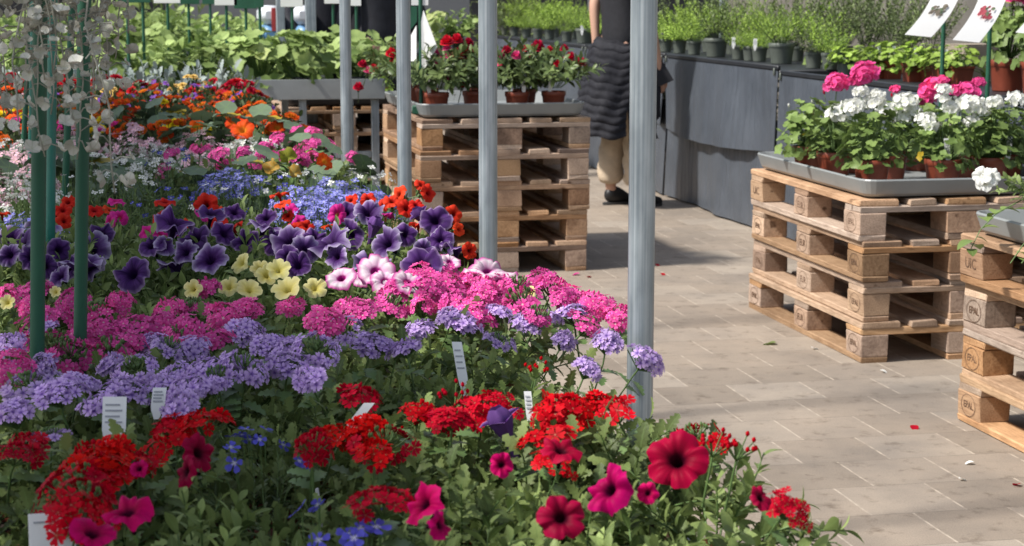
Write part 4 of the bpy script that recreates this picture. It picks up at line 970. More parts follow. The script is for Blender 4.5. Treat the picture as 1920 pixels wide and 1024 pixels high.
# white petunia at the right edge
WP = [trumpet(P_WHITE, .036, .03, 5, .12, .9, .12), trumpet(P_WHITE, .034, .03, 5, .14, .6, .14)]
def trailing(mats, n=8, Ln=.28):
    mb = MB()
    for i in range(n):
        a = RNG.uniform(math.pi * .65, math.pi * 1.75); out = np.array((math.cos(a), math.sin(a), 0)); L = Ln * RNG.uniform(.6, 1.1)
        pts = np.array([out * L * t + np.array((0, 0, .10 + .14 * t - .26 * t * t)) + RNG.normal(0, .006, 3) for t in np.linspace(0, 1, 7)]); tube(mb, pts, .0018, 4, 1, .5, False)
        for j in range(13):
            q = RNG.uniform(.3, 6); i0 = min(5, int(q)); p = pts[i0] + (pts[i0 + 1] - pts[i0]) * (q - i0); dd = RNG.normal(0, 1, 3); dd[2] = abs(dd[2]) * .5
            add_leaf(mb, LEAF_BROAD, p, dd, np.array((0, 0, 1.)), RNG.uniform(.03, .055), RNG.uniform(.3, .9))
    return mb.mesh('foliage', mats)
for lx, ly, lab in ((.13, .92, 'white petunia trailing over the pale tray at the right edge'), (.13, .62, 'green petunia spilling over the pale tray beyond the frame edge')):
    p = loc(PT, lx, ly, ZR + .007); e = thing('potted_petunia', lab, 'potted plant', p, 0)
    put('pot', POT, e); put('foliage', random.choice(FP), e, (0, 0, .02), (0, 0, 2), 1.15); put('trailing_stems', trailing([L_GERA, M_STEM]), e)
    if ly > .9:
        for x, y, f in ((1847, 342, (-.3, -1, .4)), (1858, 332, (.2, -1, .6)), (1842, 330, (-.6, -1, .5))):
            d = p.y - .1; a = (x - 960) / F; b = (512 - y) / F; t = d / (math.cos(PITCH) + b * math.sin(PITCH)); q = Vector((a * t, d, H + t * (-math.sin(PITCH) + b * math.cos(PITCH))))
            put('flower', WP[0], e, q - e.location, euler_to(f, random.uniform(0, 6)), .72)

# ------------------------------------------------------------------ plant tags
def plant_tag(p, w_, h_, lean, label, yaw=0., ink=True):
    e = thing('plant_tag', label, 'plant tag', p, yaw, 'white plant tags'); mb = MB()
    n = 7; V = []
    for s_ in (-.0006, .0006):
        for i in range(n + 1):
            t = i / n; z = h_ * t; y = lean[1] * h_ * t + .06 * h_ * t * t + s_; hw = w_ / 2 * (1 if t > .35 else .35 + t * 1.85)
            V += [(lean[0] * h_ * t - hw, y, z), (lean[0] * h_ * t + hw, y, z)]
    m = 2 * (n + 1); Fc = []
    for i in range(n): a = 2 * i; Fc += [(a, a + 1, a + 3, a + 2), (m + a, m + a + 2, m + a + 3, m + a + 1), (a, a + 2, m + a + 2, m + a), (a + 1, m + a + 1, m + a + 3, a + 3)]
    Fc += [(2 * n, 2 * n + 1, m + 2 * n + 1, m + 2 * n), (0, m, m + 1, 1)]
    mb.add(V, Fc); mb.build('tag_blade', M_TAG, e, smooth=False)
    if ink:
        mb = MB()
        for i in range(4):
            t0 = .55 + .1 * i; zz = h_ * t0; yy = lean[1] * h_ * t0 + .06 * h_ * t0 * t0 - .0016; xx = lean[0] * h_ * t0; L_ = w_ * (.36 - .05 * (i % 2))
            mb.add([(xx - w_ * .38, yy, zz), (xx - w_ * .38 + L_ * 2, yy, zz), (xx - w_ * .38 + L_ * 2, yy + lean[1] * .004, zz + .0022), (xx - w_ * .38, yy + lean[1] * .004, zz + .0022)], [(0, 1, 2, 3)])
        mb.build('print', M_INK, e)
def atd(x, y, d):
    a = (x - 960) / F; b = (512 - y) / F; t = d / (math.cos(PITCH) + b * math.sin(PITCH)); return Vector((a * t, d, H + t * (-math.sin(PITCH) + b * math.cos(PITCH))))
plant_tag(at(875, 752, .685), .015, .085, (-.18, .25), 'white plant tag leaning among verbena leaves left of the foremost post')
plant_tag(at(213, 852, .715), .030, .07, (0, .2), 'broad white plant tag under the lavender verbenas at left')
plant_tag(at(293, 786, .735), .018, .04, (.1, .2), 'small white plant tag beside a round lavender cluster')
plant_tag(at(996, 805, .70), .010, .05, (-.1, .2), 'thin white plant tag between scarlet verbena heads')
plant_tag(at(604, 1005, .66), .006, .055, (.1, .1), 'white plant tag seen edge on among blue lobelia', 1.2, False)
plant_tag(at(640, 822, .72), .014, .045, (.8, .1), 'white plant tag lying behind a scarlet verbena', 0, False)
e0 = thing('bench_price_sign', 'grey white sign card with printed lines, near left corner of flowers', 'sign', at(100, 1050, .70), .25)
mb = MB(); box(mb, (0, 0, .012), (.048, .0016, .075), .0007); mb.build('card', M_CARD, e0, (0, 0, 0), (-.35, 0, 0), False)
mb = MB()
for i in range(5): box(mb, (-.016 + .0045 * i, -.0012, -.006), (.0018, .0006, .03), .0001)
box(mb, (-.008, -.0012, .040), (.022, .0006, .002), .0001)
mb.build('print', M_INK, e0, (0, 0, 0), (-.35, 0, 0), False)
for e, dx, lab in ((ger[3], .01, 'white tag in the geranium pot at the tray front'), (ger[4], .05, 'white tag beside the dark geranium pot'), (roses[0], -.03, 'white tag leaning in the orange pot of the left rose'), (roses[3], -.02, 'white tag in the pot of the right corner rose'), (roses[2], .03, 'white tag in the rose pot right of the second post')):
    plant_tag(e.location + Vector((dx, -.045, .085)), .02, .10, (random.uniform(-.15, .15), .1), lab, .1)

# ------------------------------------------------------------------ herbs on the fabric tables
def col_on(x, o):                               # point on the table line with offset o that lies in image column x
    k = (x - 960) / F; d = (3.427 + o) / (k + .21); return Vector((k * d, d, 0))
def table_z(d): return [z for a, b, z in TB if a <= d < b + .02][0] + .0 if TB[0][0] <= d <= TB[-1][1] else .892
herb = [(1246, .35, 'herb', .9), (1272, .35, 'herb', 1.), (1299, .36, 'thin', 1.), (1340, .36, 'bigdark', 1.), (1382, .34, 'thin', 1.), (1404, .34, 'herb', .8), (1421, .36, 'thin', .9), (1462, .36, 'big', 1.), (1522, .30, 'dark', .9), (1553, .32, 'thin', 1.), (1582, .34, 'straw', .9), (1606, .4, 'straw', .9),
        (948, .40, 'dark', .8), (965, .36, 'herb', .9), (987, .36, 'herb', 1.), (1008, .34, 'thin', 1.1), (1030, .36, 'herb', 1.), (1062, .34, 'thin', .9), (1095, .36, 'big', 1.), (1120, .36, 'herb', 1.), (1150, .36, 'herb', 1.), (1180, .36, 'thin', 1.), (1212, .36, 'herb', 1.),
        (1258, .62, 'herb', 1.1), (1290, .64, 'thin', 1.2), (1325, .62, 'herb', 1.2), (1370, .62, 'thin', 1.3), (1410, .6, 'herb', 1.2), (1445, .64, 'thin', 1.3), (1490, .6, 'dark', 1.0), (1530, .62, 'herb', 1.2), (1570, .6, 'dark', 1.1),
        (960, .62, 'herb', 1.2), (985, .64, 'thin', 1.2), (1010, .62, 'herb', 1.3), (1040, .64, 'herb', 1.3), (1075, .62, 'thin', 1.3), (1105, .62, 'herb', 1.2), (1240, .92, 'dark', 1.1), (1300, .92, 'herb', 1.4), (1360, .92, 'dark', 1.2), (1420, .92, 'thin', 1.4), (1480, .9, 'dark', 1.2), (1525, .92, 'dark', 1.1), (1580, .9, 'dark', 1.25), (1620, .95, 'dark', 1.2), (1660, .92, 'dark', 1.2), (1700, .95, 'dark', 1.15), (1740, .95, 'dark', 1.1),
        (1630, .66, 'dark', .9), (1680, .68, 'dark', .95), (935, .9, 'dark', 1.), (970, .92, 'herb', 1.4), (1000, .92, 'dark', 1.1), (1050, .92, 'herb', 1.4)]
rown = {}
for x, o, kd, sc in herb:
    p = col_on(x, o); z = table_z(p.y) + .001
    r_ = 'front' if o < .5 else 'middle' if o < .8 else 'back'
    side = 'left of the person' if x < 1160 else 'right of the foremost post'
    rown[(r_, side)] = rown.get((r_, side), 0) + 1
    nm = {'herb': 'bright green leafy herb', 'thin': 'feathery light green herb', 'dark': 'dark green shrubby herb', 'big': 'bushy feathery herb in wide pot', 'bigdark': 'bushy dark herb in wide pot', 'straw': 'pale green strawberry plant'}[kd]
    e = thing('potted_herb', f'{nm}, {ORD[rown[(r_, side)] - 1]} in the {r_} row {side}', 'potted plant', (p.x, p.y, z), 0, 'potted herbs on the grey fabric tables')
    big = kd.startswith('big'); put('pot', POT_DKBIG if big else POT_DK, e)
    fo = {'herb': FHE, 'thin': FHT, 'dark': FHD, 'big': FHT, 'bigdark': FHD, 'straw': FST}[kd]
    s_ = sc * (1.25 if big else 1.) * random.uniform(.9, 1.1)
    put('foliage', random.choice(fo), e, (0, 0, .02 if big else 0), (0, 0, random.uniform(0, 6)), (s_ * .95, s_ * .95, s_ * (.8 if o < .5 else .95)))
for i, (x, o) in enumerate(((1640, .34), (1668, .40), (1708, .38), (1735, .44), (1765, .40), (1798, .44))):
    p = col_on(x, o); e = thing('potted_strawberry', f'pale leaved young plant in a square red pot, {ORD[i]} from the left behind the geraniums', 'potted plant', (p.x, p.y, table_z(p.y) + .001), TYAW, 'red square pots on the grey fabric table')
    mb = MB(); s0 = .043; V = []
    for hw, z in ((s0 * .8, 0), (s0, .078), (s0 * 1.08, .08), (s0 * 1.08, .09), (s0 * .98, .09), (s0 * .96, .075)): V += [(-hw, -hw, z), (hw, -hw, z), (hw, hw, z), (-hw, hw, z)]
    Fc = [(4 * k + q, 4 * k + (q + 1) % 4, 4 * k + 4 + (q + 1) % 4, 4 * k + 4 + q) for k in range(5) for q in range(4)] + [(3, 2, 1, 0)]
    mb.add(V, Fc); mb.add([(-.04, -.04, .076), (.04, -.04, .076), (.04, .04, .076), (-.04, .04, .076)], [(0, 1, 2, 3)], .5, .5, 0, 1); mb.build('pot', [M_TERRA, M_SOIL], e, smooth=False)
    put('foliage', random.choice(FST), e, (0, 0, 0), (0, 0, random.uniform(0, 6)), (.95, .95, .85))
    if i in (0, 1, 2, 4): plant_tag(Vector((p.x + .02, p.y - .035, table_z(p.y) + .08)), .016, .085, (-.2, .1), f'white tag in the square red pot, {ORD[i]} from the left', .1)
for x, o, lab in ((1885, .42, 'large geranium in a dark red pot with pink flowers at top right'), (1945, .42, 'large geranium in a dark red pot just beyond the right edge')):
    p = col_on(x, o); e = thing('potted_geranium', lab, 'potted plant', (p.x, p.y, table_z(p.y) + .001), 0)
    put('pot', POT_BIG, e, (0, 0, 0), (0, 0, 0), 1.25); put('foliage', FGE[1], e, (0, 0, .03), (0, 0, 1.), (1.1, 1.1, 1.5))
    put('flower_head', GPK[0], e, (-.01, -.06, .42), euler_to((-.1, -.4, 1)), 1.2); put('flower_head', GPK[1], e, (.05, -.05, .40), euler_to((.3, -.4, 1)), 1.0)
for x, lab in ((1372, 'white tag in a grey pot of feathery herb right of the foremost post'), (1412, 'white tag between two small grey herb pots')):
    p = col_on(x, .27); plant_tag(Vector((p.x, p.y, table_z(p.y) + .07)), .022, .07, (.05, .1), lab)
p = col_on(1090, .28); plant_tag(Vector((p.x, p.y, table_z(p.y) + .07)), .022, .08, (0, .1), 'white tag in the wide herb pot left of the person')
p = col_on(1815, .62); e = thing('carton', 'grey brown carton standing on the table behind the red pots', 'box', (p.x, p.y, table_z(p.y) + .001), TYAW + .3)
mb = MB(); box(mb, (0, 0, .09), (.22, .16, .18), .004); mb.build('carton_body', M_CARTON, e, smooth=False)
mb = MB()
for s_ in (-1, 1): box(mb, (s_ * .056, 0, .1825), (.108, .158, .003), .001)
mb.build('flap', M_CARTON, e, (0, 0, 0), (0, 0, 0), False)

# ------------------------------------------------------------------ squash and vegetable plants
cnt = {}
def veg(p, lab, fo, sc, pot=POT_BLK, name='potted_squash', grp='squash plants on the benches'):
    e = thing(name, lab, 'potted plant', p, 0, grp); put('pot', pot, e); put('foliage', random.choice(fo), e, (0, 0, 0), (0, 0, random.uniform(0, 6)), (sc, sc, sc * 1.0))
for r_ in range(3):
    for c_ in range(11):
        p = PB - SV * (.14 + .27 * c_ + random.uniform(-.04, .04)) + LV * (.2 + .38 * r_ + random.uniform(-.04, .04)); p.z = .74 if False else .83 - .11 + .027
        veg(p, f'large leaved squash plant, {ORD[c_]} from the right in the {["front", "middle", "back"][r_]} row of the metal bench', FVE if (r_ + c_) % 4 else FVB, random.uniform(.85, 1.1) * (.95 if c_ < 9 else 1.1))
for r_ in range(2):
    for c_ in range(8):
        p = PB2 - SV * (.15 + .36 * c_ + random.uniform(-.05, .05)) + LV * (.25 + .5 * r_); p.z = .86 - .11 + .027
        veg(p, f'tall leafy vegetable plant, {ORD[c_]} from the right, {["front", "back"][r_]} row of the rear bench', FVB, random.uniform(.95, 1.25), POT_BLK, 'potted_vegetable', 'vegetable plants on the rear bench')
for i, (x, y, d, sc) in enumerate(((818, 62, 13.6, 1.0), (800, 66, 13.3, .9), (858, 70, 13.5, .8))):
    p = atd(x, y, d); p.z = .88; veg(p, ['variegated yellow green plant in front of the grey panel', 'variegated plant beside the white folded card', 'small dark leaved plant right of the variegated one'][i], [FVA, FVA, FVB][i], sc, POT_BLK, 'potted_foliage_plant', 'foliage plants before the grey panel')
pp = atd(835, 75, 13.5); t = thing('side_table', 'dark low table carrying the variegated plants before the grey panel', 'table', (pp.x - .1, 13.55, 0), YAW)
mb = MB(); box(mb, (0, 0, .86), (1.0, .8, .036), .004); mb.build('table_top', M_BLACK, t)
for sx in (-.45, .45):
    for sy in (-.35, .35): mb = MB(); box(mb, (sx, sy, .42), (.04, .04, .84), .003); mb.build('leg', M_STEEL, t)
for i, (lx, ly) in enumerate(((.15, .2), (.33, .22), (.5, .2), (.66, .25), (.25, .6), (.55, .6))):
    p = loc(PF, lx, ly, ZR + .007); veg(p, f'small plant in a red pot on the shaded stack, {ORD[i]} one', FST, .8, POT, 'potted_seedling', 'red pots on the shaded stack')
    bpy.data.objects
# ------------------------------------------------------------------ green posts, cards
def green_post(x, d, base, diam, label, mat, z1, lean=0., name='green_stake', grp='green stakes among the flowers'):
    a = (x - 960) / F; p = Vector((a * (d * math.cos(PITCH) + (H - base) * math.sin(PITCH)), d, base)); o_ = MB(); n = 2
    tube(o_, [(0, 0, 0), (lean * (z1 - base), 0, z1 - base)], diam / 2, 14, 0); lathe(o_, [(diam * .56, -.012), (diam * .56, .0), (.001, .004)], 12, 0, c=(lean * (z1 - base), 0, z1 - base))
    ob = o_.build(name, mat, None, p); tag(ob, label, 'stake', grp); return ob
for x, d, dm, lab, m, ln in ((68, 2.62, .0215, 'thick dark green stake nearest the left edge, before the trailing silver plant', M_GREEN, .048), (148, 2.72, .020, 'dark green stake right of the teal one', M_GREEN, .048), (92, 3.75, .0205, 'teal green stake between two dark stakes', M_TEAL, .05),
        (118, 4.9, .019, 'thin dark green stake behind the teal one', M_GREEN, .075), (38, 6.2, .019, 'thin bright green stake leaning at the far left', M_GREEN, .10), (55, 5.6, .017, 'thin green stake close behind the thickest stake', M_TEAL, .06)):
    green_post(x, d, .60, dm, lab, m, 1.62, ln)
def card_sign(x, d, base, zc, cw, ch, label, colour, post=True):
    a = (x - 960) / F; p = Vector((a * d, d, base)); t = thing('plant_sign', label, 'sign', p, 0, 'plant signs on green stakes')
    mb = MB(); tube(mb, [(0, 0, 0), (0, 0, zc + ch * .8 - base)], .0085, 8, 0); mb.build('stake', M_GREEN, t)
    mb = MB(); box(mb, (0, -.014, zc - base + ch / 2), (cw, .004, ch), .001); mb.build('card', colour, t, smooth=False)
    if colour is M_CARD:
        mb = MB(); box(mb, (0, -.0185, zc - base + ch * .72), (cw * .6, .002, ch * .08), .0005); box(mb, (0, -.0185, zc - base + ch * .55), (cw * .7, .002, ch * .05), .0005); mb.build('print', M_INK, t, smooth=False)
for i, (x, d, ybot, cw, col, lab) in enumerate(((246, 9.6, 5, .09, M_GREEN, 'green sign plate on a teal stake, leftmost over the vegetables'), (275, 9.9, 5, .09, M_GREEN, 'green sign plate second from the left over the vegetables'), (321, 10.4, 6, .15, M_CARD, 'white sign card leftmost over the vegetables'), (360, 10.6, 8, .13, M_GREEN, 'green sign plate between two white cards over the vegetables'),
        (400, 12.4, 8, .10, M_GREEN, 'small green sign plate far back over the vegetables'), (430, 10.6, 10, .13, M_CARD, 'white sign card in the middle over the vegetables'), (466, 10.6, 16, .13, M_GREEN, 'green sign plate hanging lowest over the vegetables'), (492, 10.4, 14, .05, M_GREEN, 'narrow green sign plate left of the blue and white stack'),
        (552, 10.7, 13, .13, M_CARD, 'white sign card in front of the rear steel post'), (628, 11.0, 7, .10, M_CARD, 'white sign card left of the fourth post'), (671, 10.7, 11, .06, M_CARD, 'narrow white sign card right of the fourth post'))):
    card_sign(x, d, .80, atd(x, ybot, d - .014).z, cw, .2, lab, col)
# tall sign with folded white card beside the third post
pb = loc(PC, .035, .16, ZC + .007); t = thing('plant_sign', 'green stake with a white card folded to a diamond beside the third post', 'sign', pb, 0, None)
mb = MB(); tube(mb, [(0, 0, 0), (0, 0, .62)], .010, 10, 0); mb.build('stake', M_GREEN, t)
mb = MB(); box(mb, (-.012, .004, .02), (.06, .05, .04), .004); mb.build('stake_foot', M_GREEN, t)
def quadslab(mb, P, th=.0015):
    P = [np.array(q) for q in P]; nn = np.cross(P[1] - P[0], P[3] - P[0]); nn = nn / np.linalg.norm(nn) * th
    V = [q - nn for q in P] + [q + nn for q in P]; k = len(P)
    mb.add(V, [tuple(range(k))[::-1], tuple(range(k, 2 * k))] + [(i, (i + 1) % k, k + (i + 1) % k, k + i) for i in range(k)])
dd = pb.y - .03
def pq(x, y, d): return np.array(atd(x, y, d)) - np.array(pb)
mb = MB(); quadslab(mb, [pq(794, 19, dd), pq(820, 88, dd - .03), pq(797, 128, dd), pq(791, 140, dd), pq(790, 40, dd)]); quadslab(mb, [pq(781, 48, dd + .02), pq(781, 145, dd + .02), pq(771, 125, dd + .05), pq(771, 66, dd + .05)]); mb.build('card', M_CARD, t, smooth=False)
mb = MB(); quadslab(mb, [pq(770, 12, dd), pq(782, 12, dd), pq(782, 40, dd), pq(770, 56, dd)]); mb.build('sign_holder', M_GREEN, t, smooth=False)
mb = MB(); quadslab(mb, [pq(771, -40, dd + .03), pq(803, -40, dd + .03), pq(803, 10, dd + .03), pq(771, 10, dd + .03)]); mb.build('upper_card', M_CARD, t, smooth=False)
# curled picture cards above the geraniums
def curl_card(x, d, base, x_top, x_bot, y_bot, label, ink):
    a = (x - 960) / F; p = Vector((a * d, d, base)); t = thing('picture_sign', label, 'sign', p, 0, 'curled white picture cards above the geraniums')
    mb = MB(); tube(mb, [(0, 0, 0), (0, 0, 1.5 - base)], .0085, 10, 0); mb.build('stake', M_GREEN, t)
    s_ = d / F; n = 10; V = []; hw = 25 * s_
    b0 = np.array(atd(x_bot, y_bot, d - .16)) - np.array(p); t0 = np.array(atd(x_top, -28, d - .02)) - np.array(p)
    pts = []
    for i in range(n + 1):
        q = i / n; c = b0 + (t0 - b0) * q; c = c + np.array((.010 * math.sin(q * math.pi), -.012 * math.sin(q * math.pi), -.006 * math.sin(q * math.pi))); pts.append(c)
    for th in (-.0008, .0008):
        for i, c in enumerate(pts): V += [c + np.array((-hw, th, .002)), c + np.array((hw, th + .012, -.008))]
    m = 2 * (n + 1); Fc = []
    for i in range(n): a_ = 2 * i; Fc += [(a_, a_ + 1, a_ + 3, a_ + 2), (m + a_, m + a_ + 2, m + a_ + 3, m + a_ + 1), (a_, a_ + 2, m + a_ + 2, m + a_), (a_ + 1, m + a_ + 1, m + a_ + 3, a_ + 3)]
    Fc += [(0, m, m + 1, 1), (2 * n, 2 * n + 1, m + 2 * n + 1, m + 2 * n)]
    mb = MB(); mb.add(V, Fc); mb.build('card', M_CARD, t)
    mb = MB(); rg = random.Random(int(x))
    for i in range(26):                         # printed flower picture
        q = .55 + rg.uniform(-.1, .1); u = rg.uniform(-.55, .45); k = int(q * n); c = pts[k] + (pts[k + 1] - pts[k]) * (q * n - k); r = rg.uniform(.006, .011)
        ax = (pts[k + 1] - pts[k]); ax = ax / np.linalg.norm(ax); c = c + np.array((u * hw, -.0028 + .006 * u, -.003 - .005 * u)); V = [c + np.array((math.cos(v) * r, -.0002 * i * .1 + .004 * math.cos(v), 0)) + ax * math.sin(v) * r for v in np.linspace(0, 2 * math.pi, 9)[:-1]]
        mb.add(V, [tuple(range(8))], .5, .5, 0, 0 if i % 6 else 1)
    mb.build('picture', [ink, M_GREENINK], t, smooth=False)
curl_card(1762, 7.35, ZR + .01, 1782, 1722, 66, 'curled white card with a small flower picture, left one above the geraniums', M_CARTON)
curl_card(1848, 7.0, ZR + .01, 1870, 1812, 76, 'curled white card with a pink flower picture above the pink geraniums', M_PINKINK)
curl_card(1965, 6.9, ZR + .01, 1985, 1930, 62, 'curled white card cut off by the right edge', M_PINKINK)

# ------------------------------------------------------------------ hanging baskets with silver trailing plant
def strand(x0, y0, z0, L, seed):
    rg = np.random.default_rng(seed); mb = MB(); n = 14; pts = []; a, b = rg.uniform(0, 6.3, 2); dx, dy = rg.normal(0, .05, 2)
    for i in range(n):
        t = i / (n - 1); pts.append((x0 + dx * L * t * 1.1 + .012 * math.sin(6 * t + a) + .006 * math.sin(17 * t + b), y0 + dy * L * t + .012 * math.sin(5 * t + b), z0 - L * t))
    pts = np.array(pts); pts += rg.normal(0, .0022, pts.shape); tube(mb, pts, np.linspace(.0017, .0010, n), 5, 1, .6)
    for j in range(int(9 + L * 42)):
        q = rg.uniform(0, n - 1.01); i0 = int(q); p = pts[i0] + (pts[i0 + 1] - pts[i0]) * (q - i0); az = rg.uniform(0, 6.3); st = rg.uniform(.012, .035)
        e_ = p + np.array((math.cos(az) * st, math.sin(az) * st, rg.uniform(-.012, .014))); tube(mb, [p, (p + e_) / 2 + np.array((0, 0, .004)), e_], .0010, 3, 1, .6, False)
        fr = frame(np.array((math.cos(az) * .6, math.sin(az) * .6 - .3, rg.uniform(-.3, .9))), rg.uniform(0, 6.3)); V = LEAF_DICH[0] * rg.uniform(.011, .024)
        mb.add(e_ + V @ fr.T, LEAF_DICH[1], rg.uniform(.1, .95), LEAF_DICH[2], 0, 0)
    return mb.mesh('trailing_strand', [L_DICH, M_SILVSTEM])
LEAF_DICH = leaf_disc(12, True, .04, .55, 3)
STR = [strand(0, 0, 0, L_, 100 + i) for i, L_ in enumerate((.18, .24, .30, .36, .42, .22, .28, .5))]
def hanging(p, label, n, zlow, fol=True, rad=.16):
    t = thing('hanging_basket', label, 'hanging basket', p, 0, 'hanging baskets over the flower bench')
    mb = MB(); lathe(mb, [(.09, 0), (.12, .01), (rad, .13), (rad + .012, .135), (rad + .012, .15), (rad - .005, .15), (rad - .01, .12)], 28, 0, True)
    mb.add([(0, 0, .13)] + [(rad * .95 * math.cos(2 * math.pi * k / 20), rad * .95 * math.sin(2 * math.pi * k / 20), .125) for k in range(20)], [(0, 1 + k, 1 + (k + 1) % 20) for k in range(20)], .5, .5, 0, 1); mb.build('basket', [M_DKPOT, M_SOIL], t)
    mb = MB()
    for k in range(3): a = 2.1 * k; tube(mb, [(rad * math.cos(a), rad * math.sin(a), .145), (0, 0, .55)], .0015, 4, 0)
    tube(mb, [(0, 0, .55), (0, 0, .62), (.015, 0, .64), (.02, 0, .66), (.005, 0, .685), (-.012, 0, .67)], .0025, 6, 0); mb.build('hanger', M_STEEL, t)
    put('foliage', disc_foliage(90, rad * 1.15, .09, LEAF_DICH, .032, [L_DICH, M_SILVSTEM], .12), t)
    for i in range(n):
        a = random.uniform(0, 6.28); r = rad * random.uniform(.75, 1.08); put('trailing_strand', STR[i % (5 if i % 3 else len(STR))], t, (r * math.cos(a), r * math.sin(a), .20), (0, 0, random.uniform(0, 6.28)), (1, 1, random.uniform(.8, 1.1)))
    return t
hb = Vector(((100 - 960) / F * 2.52, 2.48, 1.38))
t = hanging(hb, 'hanging basket of silver leaved trailing plant at the upper left corner', 36, 1.0, rad=.10)
for x, yend, dpt in ((182, 362, 2.36), (205, 200, 2.42), (140, 300, 2.44), (62, 250, 2.38), (30, 180, 2.44), (130, 240, 2.40), (85, 215, 2.36), (165, 150, 2.44), (8, 190, 2.40), (110, 190, 2.36), (100, 150, 2.4), (50, 140, 2.36), (75, 290, 2.42)):
    q = atd(x, yend, dpt); top = hb.z + .12; L_ = top - q.z
    k = 4 if L_ > .36 else 3; base = (.18, .24, .30, .36, .42)[k]
    put('trailing_strand', STR[k], t, (q.x - hb.x + .0, dpt - hb.y, top - hb.z), (0, 0, random.uniform(0, 6.28)), (1.0, 1.0, L_ / base))
# the rail the baskets hang on and an unseen gutter added to shade the left half of the bench
def beam(name, label, cat, p, length, prof_fn, mat, yaw=YAW):
    t = thing(name, label, cat, p, yaw); mb = MB(); prof_fn(mb, length); mb.build('beam', mat, t, smooth=False); return t
beam('basket_rail', 'slim steel rail above the bench carrying the hanging baskets', 'rail', hb + Vector((0, 0, .70)), 9, lambda mb, L_: box(mb, (0, 1.5, 0), (.03, L_, .03), .003), M_STEEL)
GZ = 2.55
def shade_trough(mb, L_):
    box(mb, (0, 0, 0), (GW_, L_, .012), .002); box(mb, (-GW_ / 2 + .006, 0, .046), (.012, L_, .08), .002); box(mb, (GW_ / 2 - .006, 0, .046), (.012, L_, .08), .002)
GW_ = .50
sh = (GZ - .75) / math.tan(SUN_EL)
g0 = bed(1.9, .76, GZ) - Vector((SX, SY, 0)) * sh  # set back towards the sun so the added gutter's shadow lands on the flowers
gt = beam('added_shade_gutter', 'wide grey gutter overhead, unseen, added to shade the flower bench', 'gutter', g0, 7.6, shade_trough, M_ALU)
for yy in (-3.6, 3.6):  # supports of the added gutter, out of view as well
    mb = MB(); box(mb, (0, yy, -(GZ + .0) / 2 - .003), (.07, .07, GZ - .008), .004); mb.build('column', M_STEEL, gt, smooth=False)

